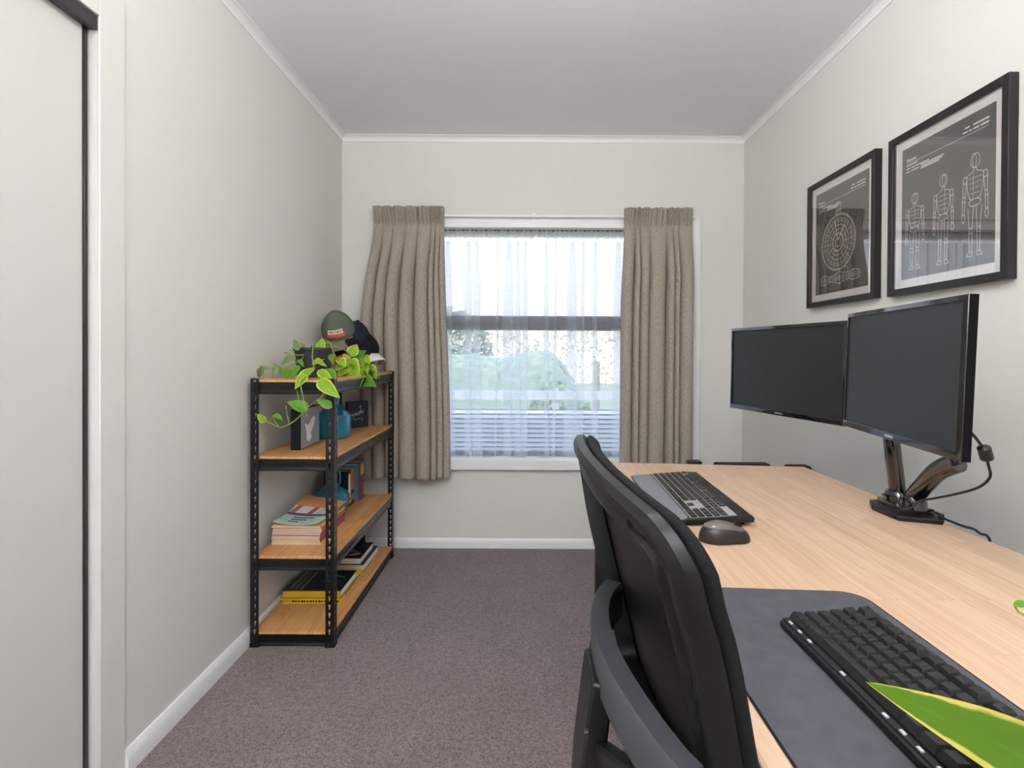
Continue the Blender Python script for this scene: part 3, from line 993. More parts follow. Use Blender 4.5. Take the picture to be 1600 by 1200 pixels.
# ---- upright books on shelf three
def upright(y0, y1, xs, depth, h, cover, label, band=None, pages='paper', lean=0):
    t = thing('book', label, 'book', (xs - depth / 2, (y0 + y1) / 2, LEV[1]), group='upright books on the third shelf')
    z = LEV[1]
    MB().box(xs - depth + 0.003, y0 + 0.002, z + 0.002, xs - 0.002, y1 - 0.002, z + h - 0.004).build('pages', pages, t)
    m = MB(); m.box(xs - depth, y0, z, xs, y0 + 0.0018, z + h).box(xs - depth, y1 - 0.0018, z, xs, y1, z + h).box(xs - 0.0018, y0 + 0.0018, z, xs, y1 - 0.0018, z + h)
    m.build('cover', cover, t)
    if band:
        for (b0, b1, bm_) in band:
            MB().box(xs - 0.0006, y0 + 0.0005, z + h * b0, xs + 0.0005, y1 - 0.0005, z + h * b1).build('spine_band', bm_, t)
    return t
upright(2.640, 2.672, -0.898, 0.125, 0.184, 'navy_cover', 'dark navy book standing behind the jug vase on the third shelf', [(0.1, 0.9, 'paper')])
upright(2.674, 2.722, -0.896, 0.130, 0.186, 'orange_cover', 'orange spined book standing on the third shelf', [(0.0, 0.12, 'dark_cover'), (0.30, 0.42, 'dark_cover')])
upright(2.724, 2.772, -0.890, 0.135, 0.197, 'cyan_cover', 'bright blue spined book standing on the third shelf', [(0.0, 0.05, 'red_cover')])
upright(2.774, 2.824, -0.878, 0.140, 0.203, 'maroon_cover', 'dark red and yellow spined book standing at the end of the row', [(0.0, 0.14, 'purple_cover'), (0.66, 0.93, 'cream_cover'), (0.93, 1.0, 'cyan_cover')])

# ---- books on the bottom shelf
z0 = LEV[0]
t = thing('book', 'large yellow softcover book, lowest on the bottom shelf', 'book', (-0.93, 2.385, z0))
MB().box(-1.040, 2.236, z0 + 0.0015, -0.800, 2.540, z0 + 0.0185).build('pages', 'gold_cover', t)
m = MB(); m.box(-1.048, 2.222, z0 + 0.0185, -0.793, 2.545, z0 + 0.0205).box(-1.046, 2.230, z0, -0.795, 2.543, z0 + 0.0015).box(-0.7965, 2.230, z0 + 0.0015, -0.795, 2.543, z0 + 0.0185)
m.build('cover', 'yellow_cover', t)
m = MB()
for k in range(16):
    a = -1.00 + 0.0125 * k
    m.box(a, 2.2352, z0 + 0.004, a + 0.006 + 0.003 * (k % 3 == 0), 2.2362, z0 + 0.015)
for k in range(9):
    b = 2.30 + 0.024 * k
    m.box(-0.7952, b, z0 + 0.006, -0.7944, b + 0.014, z0 + 0.013)
m.build('spine_lettering', 'ink_black', t)
zt = z0 + 0.0205
t = thing('book', 'navy hardcover with gold spine and green swoosh lying on the yellow book', 'book', (-0.93, 2.34, zt))
MB().box(-1.040, 2.246, zt + 0.002, -0.796, 2.448, zt + 0.030).build('pages', 'paper', t)
m = MB(); m.box(-1.044, 2.238, zt, -0.793, 2.451, zt + 0.002).box(-1.044, 2.238, zt + 0.030, -0.793, 2.451, zt + 0.032)
m.build('cover', 'navy_cover', t)
MB().box(-1.044, 2.236, zt + 0.001, -0.793, 2.2465, zt + 0.0315).build('spine', 'gold_cover', t, bevel=0.004)
ztop = zt + 0.0321
m = MB()
def swoosh(mb, pts, z, wv):
    n = len(pts)
    L = []
    for i, (a, b) in enumerate(pts):
        w_ = wv * math.sin(PI * (i + 0.4) / n)
        L.append((a, b - w_, b + w_))
    for i in range(n - 1):
        mb.add([(L[i][0], L[i][1], z), (L[i + 1][0], L[i + 1][1], z), (L[i + 1][0], L[i + 1][2], z), (L[i][0], L[i][2], z)], [(0, 1, 2, 3)])
swoosh(m, [(-0.915 + 0.011 * k, 2.385 + 0.012 * math.sin(k * 0.5)) for k in range(10)], ztop, 0.009)
m.build('cover_swoosh', 'green_ink', t); m = MB()
swoosh(m, [(-0.925 + 0.012 * k, 2.335 + 0.008 * math.sin(k * 0.6 + 2)) for k in range(10)], ztop, 0.008)
m.build('cover_swoosh', 'green_ink', t)
m = MB()
for k in range(9):
    m.add([(-1.02, 2.262 + 0.02 * k, ztop), (-1.014, 2.262 + 0.02 * k, ztop), (-1.014, 2.274 + 0.02 * k, ztop), (-1.02, 2.274 + 0.02 * k, ztop)], [(0, 1, 2, 3)])
    m.add([(-0.972, 2.255 + 0.02 * k, ztop), (-0.966, 2.255 + 0.02 * k, ztop), (-0.966, 2.268 + 0.02 * k, ztop), (-0.972, 2.268 + 0.02 * k, ztop)], [(0, 1, 2, 3)])
m.build('cover_lettering', 'pewter_ink', t)
m = MB(); m.add([(-1.006, 2.258, ztop), (-0.985, 2.258, ztop), (-0.985, 2.43, ztop), (-1.006, 2.43, ztop)], [(0, 1, 2, 3)]); m.build('cover_panel', 'olive_ink', t)

def flatbook(x0, y0, x1, y1, z, h, cover, label, spine=None):
    t = thing('book', label, 'book', ((x0 + x1) / 2, (y0 + y1) / 2, z))
    MB().box(x0 + 0.003, y0 + 0.003, z + 0.0015, x1 - 0.003, y1 - 0.003, z + h - 0.0015).build('pages', 'paper', t)
    m = MB(); m.box(x0, y0, z, x1, y1, z + 0.0015).box(x0, y0, z + h - 0.0015, x1, y1, z + h).box(x0, y0, z, x0 + 0.002, y1, z + h)
    m.build('cover', cover, t)
    return t
flatbook(-1.02, 2.560, -0.795, 2.815, z0, 0.034, 'dark_cover', 'thick dark book with white pages, lower of the pair at the bottom shelf end')
t = flatbook(-1.03, 2.565, -0.812, 2.785, z0 + 0.034, 0.030, 'dark_cover', 'dark book with blue and orange cover lying on the thick dark book')
zz = z0 + 0.0641
m = MB(); swoosh(m, [(-0.95 + 0.012 * k, 2.66 + 0.02 * math.sin(k * 0.5)) for k in range(11)], zz, 0.018); m.build('cover_picture', 'blue_ink', t)
m = MB(); swoosh(m, [(-0.89 + 0.009 * k, 2.60 + 0.004 * k) for k in range(8)], zz, 0.012); m.build('cover_picture', 'peach_ink', t)
t = thing('book', 'dark upright book leaning at the far end of the bottom shelf', 'book', (-0.94, 2.845, z0))
MB().box(-1.01, 2.834, z0 + 0.002, -0.872, 2.856, z0 + 0.186).build('pages', 'paper', t)
m = MB(); m.box(-1.012, 2.832, z0, -0.870, 2.834, z0 + 0.19).box(-1.012, 2.856, z0, -0.870, 2.858, z0 + 0.19).box(-1.012, 2.834, z0, -1.010, 2.856, z0 + 0.19)
m.build('cover', 'dark_cover', t)

# ---- caps on the top shelf
def cap(label, loc, rot, crown, brim, r=0.088, h=0.115, arch=0.030, squash=1.0, blen=0.075):
    """baseball cap: crown over +Z, brim towards -Y"""
    t = thing('baseball_cap', label, 'cap', loc, rot, group=None)
    def C(s, v):
        th = 2 * PI * s
        ph = PI / 2 * (1 - v)
        rr = r * (math.cos(PI / 2 * v ** 1.25) ** 0.62)
        seam = 1 + 0.018 * abs(math.cos(3 * th))
        front = 1 + 0.06 * max(0, -math.sin(th)) * math.sin(PI * v)
        return (rr * math.cos(th) * seam * 0.93, rr * math.sin(th) * seam * 1.06 * front, h * v * squash)
    MB().grid(C, 48, 16).build('crown', crown, t, local=True, smooth='all', solid=0.002)
    def B(s, v):
        a = -PI / 2 + (s - 0.5) * 2.0
        x = math.cos(a) * r * 0.93; y = math.sin(a) * r * 1.06
        k = math.cos((s - 0.5) * PI) ** 0.55
        y2 = y - blen * v * k
        x2 = x * (1 + 0.10 * v * k)
        z = 0.004 - 0.016 * v - arch * (2 * (s - 0.5)) ** 2 * (0.2 + 0.8 * v)
        return (x2, y2, z)
    MB().grid(B, 28, 8).build('brim', brim, t, local=True, smooth='all', solid=0.004)
    MB().lathe([(0.0, 0), (0.008, 0), (0.008, 0.003), (0.004, 0.006), (0.0, 0.0065)], (0, 0, h * squash - 0.0015), 12).build('button', crown, t, local=True, smooth='all')
    return t
zt = LEV[3]
cap('tan cap at the bottom of the cap pile on the shelf top', (-0.91, 2.76, zt + 0.046), (0, 0, rad(20)), 'cap_tan', 'cap_tan', h=0.11)
cap('white brimmed black cap beside the linen curtain on the shelf top', (-0.850, 2.735, zt + 0.112), (rad(10), rad(-2), rad(50)), 'cap_black', 'cap_white', r=0.078, h=0.10, blen=0.085, arch=0.055)
cap('black cap with an orange brim in the middle of the cap pile', (-0.915, 2.665, zt + 0.106), (rad(5), rad(-20), rad(16)), 'cap_black', 'cap_orange', h=0.095, blen=0.085)
cap('navy cap directly under the olive cap on the shelf top', (-0.905, 2.735, zt + 0.155), (rad(14), rad(6), rad(38)), 'cap_navy', 'cap_navy', h=0.12)
oc = cap('olive green cap with red and white lettering on top of the cap pile', (-0.955, 2.665, zt + 0.205), (rad(30), rad(-9), rad(10)), 'cap_olive', 'cap_olive_brim', r=0.086, h=0.125)
# the badge follows the front of the crown
def front_pt(s, z, off):
    v = z / 0.125
    th = -PI / 2 + s
    rr = 0.09 * (math.cos(PI / 2 * v ** 1.25) ** 0.62)
    seam = 1 + 0.018 * abs(math.cos(3 * th))
    fr = 1 + 0.06 * max(0, -math.sin(th)) * math.sin(PI * v)
    p = Vector((rr * math.cos(th) * seam * 0.93, rr * math.sin(th) * seam * 1.06 * fr, z))
    return p + Vector((math.cos(th), math.sin(th), 0.35)).normalized() * off
m = MB(); m.grid(lambda s, v: front_pt((s - 0.5) * 1.05, 0.026 + 0.020 * v, 0.0025), 16, 4); m.build('badge', 'patch_red', oc, local=True, smooth='all')
m = MB()
for k in range(7):
    s0 = -0.46 + 0.135 * k
    ring = [(0.0, 0.0), (0.095, 0.0), (0.095, 0.019), (0.0, 0.019)]
    for (a0, a1, b0, b1) in ((0, 0.095, 0, 0.005), (0, 0.095, 0.014, 0.019), (0, 0.03, 0.005, 0.014)) + (((0.068, 0.095, 0.005, 0.014),) if k % 3 != 1 else ()):
        m.grid(lambda s, v, a0=a0, a1=a1, b0=b0, b1=b1, s0=s0: front_pt(s0 + a0 + (a1 - a0) * s, 0.044 + b0 + (b1 - b0) * v, 0.0036), 2, 1)
m.build('lettering', 'patch_white', oc, local=True, smooth='all')

# ------------------------------------------------------------------ pothos plant on the shelving
LEAF = {}
def leaf_mesh(name, mat, wid=0.42, fold=0.25, droop=0.25, n=10, cup=0.0, taper=1.0):
    def wprof(u):
        return wid * (math.sin(PI * u ** (0.62 * taper)) ** 0.9) * (1 - 0.15 * u)
    def P(u, v):
        c = (v - 0.5) * 2
        w_ = wprof(u)
        x = u - 0.10 * abs(c) * (1 - u) ** 3
        return (x, c * w_, abs(c) * w_ * fold - droop * u * u + cup * c * c * w_)
    m = MB()
    m.grid(P, n, 6)
    me = bpy.data.meshes.new(name)
    me.from_pydata([tuple(v) for v in m.v], [], m.f)
    me.materials.append(M(mat))
    ul = me.uv_layers.new(name='UVMap')
    for lp in me.loops:
        ul.data[lp.index].uv = m.uv[lp.vertex_index]
    for p in me.polygons: p.use_smooth = True
    LEAF[name] = me
for nm in ('leaf_lime', 'leaf_green', 'leaf_dull'):
    for k in range(3):
        leaf_mesh(nm + str(k), nm, 0.33 + 0.05 * k, 0.22 + 0.12 * k, 0.12 + 0.14 * k)
leaf_mesh('leaf_margin', 'leaf_margin', 0.108, 0.06, 0.05, 24, taper=1.15)

def place_leaf(parent, base, tip, normal, mesh, width=1.0):
    base = Vector(base); tip = Vector(tip)
    d = tip - base
    L = d.length
    x = d / L
    z = Vector(normal); z = (z - x * z.dot(x)).normalized()
    y = z.cross(x)
    o = bpy.data.objects.new('leaf', LEAF[mesh])
    col.objects.link(o)
    o.parent = parent
    mt = Matrix((x * L, y * L * width, z * L)).transposed().to_4x4()
    mt.translation = base - rootloc(parent)
    o.matrix_local = mt
    return o

PX, PY = -0.917, 2.25
pl = thing('potted_plant', 'trailing green pothos in a black plastic pot on the shelf top', 'plant', (PX, PY, LEV[3]))
MB().lathe([(0.0, 0), (0.060, 0), (0.064, 0.004), (0.077, 0.112), (0.083, 0.114), (0.083, 0.126), (0.078, 0.126), (0.075, 0.106), (0.0, 0.104)], (PX, PY, LEV[3]), 40).build('pot', 'pot_black', pl, smooth=True, angle=30)
MB().lathe([(0.0, 0.10), (0.0755, 0.1045), (0.05, 0.112), (0.0, 0.114)], (PX, PY, LEV[3]), 24).build('soil', 'soil', pl, smooth='all')
def vine(pts, r=0.0022, mat='vine'):
    MB().tube(smoothpath(pts, 6), r, 6).build('stem', mat, pl, smooth='all')
YF = 1.965
top = Vector((PX, PY, LEV[3] + 0.112))
# vine hanging over the short end of the shelving
vine([top + Vector((0.0, -0.03, 0)), at(489, 541, 2.17), at(488, 560, 2.14), at(490, 575, 2.08), at(478, 590, 2.0), at(470, 600, YF), at(474, 625, YF), at(478, 640, YF), at(480, 655, YF + 0.005)])
vine([at(478, 640, YF), at(466, 655, YF), at(452, 665, YF), at(437, 670, YF), at(424, 664, YF), at(414, 660, YF)])
vine([at(478, 640, YF), at(490, 632, YF), at(505, 618, YF), at(500, 605, YF + 0.01), at(497, 590, 2.02)])
vine([at(464, 612, YF), at(467, 625, YF), at(470, 645, YF + 0.01)], 0.0018)
vine([at(437, 670, YF), at(430, 660, YF), at(427, 650, YF)], 0.0016)
vine([at(452, 664, YF), at(449, 650, YF), at(447, 636, YF)], 0.0016)
vine([top + Vector((0.03, 0, 0)), top + Vector((0.07, -0.01, 0.035)), at(525, 560, 2.24), at(540, 572, 2.30), at(548, 590, 2.36), at(552, 600, 2.38)], 0.0026, 'vine_brown')
vine([top + Vector((0.03, 0.02, 0)), top + Vector((0.08, 0.08, 0.02)), at(552, 560, 2.42), at(566, 568, 2.52), at(580, 580, 2.60)], 0.0024)
vine([top + Vector((-0.02, -0.02, 0)), at(474, 556, 2.17), at(462, 556, 2.15), at(452, 548, 2.13)], 0.002)
vine([top + Vector((-0.02, -0.03, 0)), at(470, 565, 2.15), at(450, 575, 2.12), at(440, 582, 2.10)], 0.002)
vine([at(450, 575, 2.12), at(430, 576, 2.08), at(418, 578, 2.06), at(408, 574, 2.04)], 0.0017)
toC = Vector((0.3, -1.0, 0.35))
L_ = [
    # (base px, base py, tip px, tip py, Y base, Y tip, mesh, width)
    (476, 588, 462, 607, 2.0, 1.95, 'leaf_lime1', 1.0), (474, 590, 492, 572, 2.0, 2.08, 'leaf_lime0', 0.8),
    (499, 582, 521, 599, 2.05, 2.02, 'leaf_lime0', 0.7), (510, 580, 524, 600, 2.08, 2.03, 'leaf_green0', 0.9),
    (500, 598, 530, 622, 1.99, 1.95, 'leaf_lime0', 0.75), (479, 642, 449, 627, YF, 1.95, 'leaf_green1', 1.1),
    (517, 637, 493, 625, YF, 1.95, 'leaf_green0', 0.85), (428, 652, 441, 656, YF, 1.95, 'leaf_green1', 1.1),
    (414, 661, 401, 649, YF, 1.95, 'leaf_lime0', 1.0), (489, 570, 505, 563, 2.13, 2.1, 'leaf_lime0', 0.45),
    (494, 564, 509, 573, 2.14, 2.09, 'leaf_lime0', 0.45), (480, 590, 470, 580, 2.05, 2.1, 'leaf_lime0', 0.9),
    # left, against the wall
    (466, 548, 458, 530, 2.15, 2.16, 'leaf_dull1', 1.0), (452, 556, 443, 552, 2.13, 2.12, 'leaf_dull0', 1.1),
    (460, 560, 438, 568, 2.14, 2.1, 'leaf_dull1', 1.2), (452, 580, 447, 594, 2.1, 2.05, 'leaf_green1', 1.3),
    (440, 582, 426, 570, 2.1, 2.08, 'leaf_dull1', 1.0), (418, 578, 404, 574, 2.05, 2.04, 'leaf_dull0', 1.0),
    (430, 577, 428, 592, 2.08, 2.06, 'leaf_dull1', 1.1), (466, 565, 475, 573, 2.13, 2.11, 'leaf_green1', 0.8),
    (466, 574, 457, 590, 2.1, 2.06, 'leaf_green0', 0.8), (410, 578, 402, 594, 2.03, 2.03, 'leaf_dull2', 1.0),
    # standing in the pot
    (500, 548, 505, 528, 2.22, 2.24, 'leaf_lime1', 1.0), (512, 548, 504, 530, 2.24, 2.26, 'leaf_green0', 1.2),
    (488, 548, 495, 537, 2.2, 2.2, 'leaf_green1', 1.2), (476, 546, 470, 536, 2.2, 2.2, 'leaf_dull0', 1.0),
    (517, 556, 521, 570, 2.2, 2.17, 'leaf_green0', 0.8),
    # bright cluster on the right
    (548, 556, 558, 538, 2.4, 2.42, 'leaf_lime1', 1.2), (556, 560, 572, 548, 2.45, 2.46, 'leaf_green0', 1.2),
    (540, 575, 530, 588, 2.32, 2.28, 'leaf_lime1', 1.1), (544, 570, 558, 584, 2.36, 2.30, 'leaf_lime2', 1.1),
    (560, 570, 572, 585, 2.46, 2.40, 'leaf_lime1', 1.2), (566, 566, 578, 556, 2.5, 2.5, 'leaf_lime0', 1.2),
    (575, 574, 588, 590, 2.56, 2.52, 'leaf_lime1', 1.0), (578, 580, 594, 592, 2.6, 2.58, 'leaf_green0', 0.9),
    (552, 590, 560, 604, 2.38, 2.30, 'leaf_green1', 1.1), (548, 592, 540, 606, 2.36, 2.28, 'leaf_lime1', 1.1),
    (562, 586, 574, 598, 2.44, 2.38, 'leaf_green0', 1.1), (535, 570, 525, 580, 2.28, 2.24, 'leaf_lime0', 1.1),
    (548, 580, 538, 594, 2.36, 2.29, 'leaf_lime2', 1.2), (556, 576, 566, 566, 2.42, 2.38, 'leaf_lime1', 1.1),
    (544, 564, 536, 554, 2.36, 2.36, 'leaf_lime0', 1.1), (568, 580, 580, 572, 2.5, 2.46, 'leaf_lime2', 1.1),
    (530, 562, 540, 574, 2.26, 2.22, 'leaf_lime0', 1.0), (560, 594, 584, 600, 2.42, 2.36, 'leaf_green1', 1.0),
    (556, 565, 546, 552, 2.44, 2.44, 'leaf_lime1', 1.0), (572, 590, 562, 582, 2.5, 2.42, 'leaf_lime0', 1.1),
]
rnd = random.Random(9)
for k in range(18):
    bx_, by_ = rnd.uniform(535, 578), rnd.uniform(558, 590)
    an = rnd.uniform(-0.6, 3.6); ln = rnd.uniform(9, 15)
    yb_ = 2.30 + (bx_ - 535) / 43 * 0.24
    L_.append((bx_, by_, bx_ + ln * math.cos(an), by_ + ln * math.sin(an), yb_, yb_ - 0.05, rnd.choice(('leaf_lime0', 'leaf_lime1', 'leaf_lime2', 'leaf_green0')), rnd.uniform(0.7, 1.1)))
for bx, by, tx, ty, yb, yt, ms, wd in L_:
    if ms[-1] != '0' and yb < 2.3: wd *= 0.78
    n_ = Vector((rnd.uniform(-0.1, 0.8), -1.0, rnd.uniform(0.1, 1.0)))
    place_leaf(pl, at(bx, by, yb), at(tx, ty, yt), n_, ms, wd)

# ------------------------------------------------------------------ desk
DZ_ = 0.738
dk = thing('desk', 'pine topped desk with black legs in front of the right wall', 'desk', (0.62, 0.85, 0))
poly = [(0.230, -0.02), (1.012, -0.02), (0.997, 1.862), (0.236, 1.925)]
MB().prism(poly, DZ_ - 0.033, DZ_, 'Z').build('desktop', 'desk_pine', dk, bevel=0.003)
for (x, y) in ((0.246, 1.79), (0.92, 1.76), (0.246, 0.05), (0.92, 0.05)):
    MB().box(x, y, 0, x + 0.05, y + 0.05, DZ_ - 0.033).build('leg', 'black_matte', dk, bevel=0.003)
MB().box(0.27, 0.1, DZ_ - 0.09, 0.29, 1.79, DZ_ - 0.033).box(0.93, 0.1, DZ_ - 0.09, 0.95, 1.76, DZ_ - 0.033).box(0.296, 1.795, DZ_ - 0.09, 0.92, 1.815, DZ_ - 0.033).box(0.296, 0.06, DZ_ - 0.09, 0.92, 0.08, DZ_ - 0.033).build('frame', 'black_matte', dk, bevel=0.002)

# desk mat
mt = thing('desk_mat', 'dark grey desk mat with rounded corners under the near keyboard', 'desk mat', (0.41, 0.5, DZ_))
def rrect(x0, y0, x1, y1, r, n=6, skew=0.0):
    pts = []
    for cx_, cy_, a0 in ((x1 - r, y1 - r, 0), (x0 + r, y1 - r, 90), (x0 + r, y0 + r, 180), (x1 - r, y0 + r, 270)):
        for k in range(n + 1):
            a = rad(a0 + 90 * k / n)
            pts.append((cx_ + r * math.cos(a), cy_ + r * math.sin(a)))
    return [(x, y - skew * (x - x0)) for x, y in pts]
def mat_mats():
    t = NT('mat_cloth')
    t.bsdf(srgb(66, 67, 72), 0.75, spec=0.25)
    v = t.coords()
    n = t.noise(v, 40, 4); n2 = t.noise(v, 900, 2)
    t.l(t.ramp(n, [(0.3, srgb(66, 67, 73)), (0.75, srgb(75, 76, 82))]), t.b.inputs['Base Color'])
    t.bump(n2, 0.15, 0.001)
    MATS['mat_cloth'] = t.m
mat_mats()
MB().prism(rrect(0.262, 0.07, 0.558, 0.888, 0.035, skew=0.06), DZ_, DZ_ + 0.003, 'Z').build('surface', 'mat_cloth', mt)
pp = rrect(0.262, 0.07, 0.558, 0.888, 0.035, skew=0.06)
MB().tube([(a, b, DZ_ + 0.0018) for a, b in pp + pp[:1]], 0.0017, 6, caps=False).build('stitched_edge', 'black_matte', mt, smooth='all')

# ------------------------------------------------------------------ keyboards
KEYM = {}
def keycap_mesh(w_, d_, h, top, mat, dish=0.0006, tag_=''):
    key = (round(w_, 4), round(d_, 4), h, mat)
    if key in KEYM: return KEYM[key]
    m = MB()
    a, b = w_ / 2, d_ / 2
    ta, tb = a - top, b - top
    lv = [(a, b, 0), (a, b, h * 0.12), (ta + 0.0006, tb + 0.0006, h * 0.9), (ta, tb, h)]
    V = []; Fc = []
    for (x, y, z) in lv:
        V += [(-x, -y, z), (x, -y, z), (x, y, z), (-x, y, z)]
    for i in range(3):
        for k in range(4):
            Fc.append((i * 4 + k, i * 4 + (k + 1) % 4, i * 4 + 4 + (k + 1) % 4, i * 4 + 4 + k))
    Fc.append((3, 2, 1, 0))
    V.append((0, 0, h - dish))
    c_ = len(V) - 1
    Fc += [(12, 13, c_), (13, 14, c_), (14, 15, c_), (15, 12, c_)]
    me = bpy.data.meshes.new('keycap')
    me.from_pydata(V, [], Fc)
    me.materials.append(M(mat))
    KEYM[key] = me
    return me

U = 0.01905
def add_keys(root, rows, mat, pitch_d, gap, h, top, z, mx=None, kname='keycap', kd=None, rowz=None):
    """rows: list of (y, [(x0, width_in_units, depth_units), ...]); keyboard local: +X right, +Y away from the typist"""
    for ri, (y, ks) in enumerate(rows):
        for (x0, wu, du) in ks:
            me = keycap_mesh(wu * U - gap, du * pitch_d - gap, h, top, mat)
            o = bpy.data.objects.new(kname, me)
            col.objects.link(o)
            o.parent = root
            o.location = ((x0 + wu / 2) * U, y + (du - 1) * pitch_d / 2, z + (rowz[ri] if rowz else 0))
            if rowz: o.rotation_euler = (rad((-7, -3, 0, 4, 8, 8)[ri]), 0, 0)

def seq(x, ws):
    out = []
    for w_ in ws:
        if w_ > 0: out.append((x, w_, 1))
        x += abs(w_)
    return out
# layouts (negative = gap)
def layout(nav=True, pad=False):
    R = [seq(0, [1.25, 1.25, 1.25, 6.25, 1.25, 1.25, 1.25, 1.25]),
         seq(0, [2.25] + [1] * 10 + [2.75]),
         seq(0, [1.75] + [1] * 11 + [2.25]),
         seq(0, [1.5] + [1] * 12 + [1.5]),
         seq(0, [1] * 13 + [2]),
         seq(0, [1, -1, 1, 1, 1, 1, -0.5, 1, 1, 1, 1, -0.5, 1, 1, 1, 1])]
    if nav:
        R[0] += seq(15.25, [1, 1, 1]); R[1] += seq(16.25, [1]); R[3] += seq(15.25, [1, 1, 1]); R[4] += seq(15.25, [1, 1, 1]); R[5] += seq(15.25, [1, 1, 1])
    return R
# mechanical keyboard on the mat: its left end is far, the typist sits to the left
mk = thing('keyboard', 'black mechanical keyboard with tall keys on the dark desk mat', 'keyboard', (0.392, 0.752, DZ_ + 0.0045), (0, 0, rad(-90 + 1.2)))
m = MB()
Wk = 18.25 * U + 0.012
m.prism([(-0.020, 0), (0.120, 0), (0.120, 0.020), (-0.014, 0.012), (-0.020, 0.008)], -0.006, Wk - 0.006, 'X')
m.build('case', 'black_plastic', mk, local=True, bevel=0.0015)
MB().prism([(-0.0165, 0.0118), (0.119, 0.0200), (0.119, 0.0212), (-0.0165, 0.0130)], -0.004, Wk - 0.008, 'X').build('plate', 'key_plastic', mk, local=True)
m = MB()
for k in (0.62, 1.87, 3.12, 6.8, 10.6, 11.9, 13.1, 14.4):
    m.box(k * U - 0.0035, -0.0150, 0.0128, k * U + 0.0035, -0.0118, 0.0146)
m.build('switch_window', 'silver_letter', mk, local=True)
rowsY = [0, 1, 2, 3, 4, 5.22]
R = layout()
add_keys(mk, [(rowsY[i] * U * 0.99 + 0.0, R[i]) for i in range(6)], 'key_plastic', U, 0.0010, 0.0105, 0.0031, 0.0150, rowz=[0.0, 0.0004, 0.0014, 0.0032, 0.0060, 0.0076])

# wireless keyboard at the far end of the desk
wk = thing('keyboard', 'slim black keyboard with grey palm rest at the far end of the desk', 'keyboard', (0.418, 1.652, DZ_), (0, 0, rad(-90 - 2.0)))
m = MB()
L2 = 0.455
prof = [(-0.082, 0.006), (-0.080, 0.011), (-0.018, 0.017), (0.094, 0.026), (0.124, 0.026), (0.128, 0.021), (0.126, 0.012), (-0.080, 0.004)]
m.prism(prof, -0.008, L2 - 0.008, 'X')
m.build('body', 'black_plastic', wk, local=True, bevel=0.004, seg=3)
m = MB()
poly = rrect(-0.006, -0.079, L2 - 0.010, -0.021, 0.018)
zf = lambda y: 0.0112 + (y + 0.080) * 0.0968
n = len(poly)
m.add([(x, y, zf(y) + 0.0012) for x, y in poly] + [(x, y, zf(y) - 0.002) for x, y in poly], [tuple(range(n))] + [(i, (i + 1) % n, n + (i + 1) % n, n + i) for i in range(n)])
m.build('palm_rest', 'grey_plastic', wk, local=True)
zk = lambda y: 0.017 + (y + 0.018) * 0.0804
m = MB()
m.add([(0.0, -0.017, zk(-0.017) + 0.0008), (L2 - 0.016, -0.017, zk(-0.017) + 0.0008), (L2 - 0.016, 0.090, zk(0.09) + 0.0008), (0.0, 0.090, zk(0.09) + 0.0008),
       (0.0, -0.017, zk(-0.017) - 0.001), (L2 - 0.016, -0.017, zk(-0.017) - 0.001), (L2 - 0.016, 0.090, zk(0.09) - 0.001), (0.0, 0.090, zk(0.09) - 0.001)],
      [(0, 1, 2, 3), (0, 4, 5, 1), (1, 5, 6, 2), (2, 6, 7, 3), (3, 7, 4, 0)])
m.build('key_deck', 'keyboard_deck', wk, local=True)
R = layout()
padx = 18.6
R[0] += [(padx, 2, 1), (padx + 2, 1, 1)]; R[1] += seq(padx, [1, 1, 1]); R[2] += seq(padx, [1, 1, 1]); R[3] += seq(padx, [1, 1, 1]); R[4] += seq(padx, [1, 1, 1])
sc_ = (L2 - 0.018) / (21.6 * U)
cnt = 0
for i in range(6):
    yy = -0.0075 + i * 0.0176
    for (x0, wu, du) in R[i]:
        if i == 5 and x0 < 0.5 and False: continue
        me = keycap_mesh(wu * U * sc_ - 0.0026, 0.0176 - 0.0036, 0.0036, 0.0012, 'key_gloss', 0.0003)
        o = bpy.data.objects.new('keycap', me); col.objects.link(o); o.parent = wk
        o.location = (0.002 + (x0 + wu / 2) * U * sc_, yy, zk(yy) + 0.0006)
        o.rotation_euler = (math.atan(0.0804), 0, 0)
        cnt += 1
m = MB()
for k in range(7):
    m.lathe([(0, 0), (0.004, 0), (0.004, 0.0012), (0, 0.0014)], (0.06 + 0.055 * k, 0.108, 0.0255), 12)
m.build('media_button', 'key_gloss', wk, local=True)
for xx in (0.02, L2 - 0.06):
    MB().box(xx, 0.098, 0.0, xx + 0.03, 0.112, 0.016).build('foot', 'rubber', wk, local=True)
MB().box(0.0, -0.074, 0.0, L2 - 0.016, -0.066, 0.006).build('foot', 'rubber', wk, local=True)

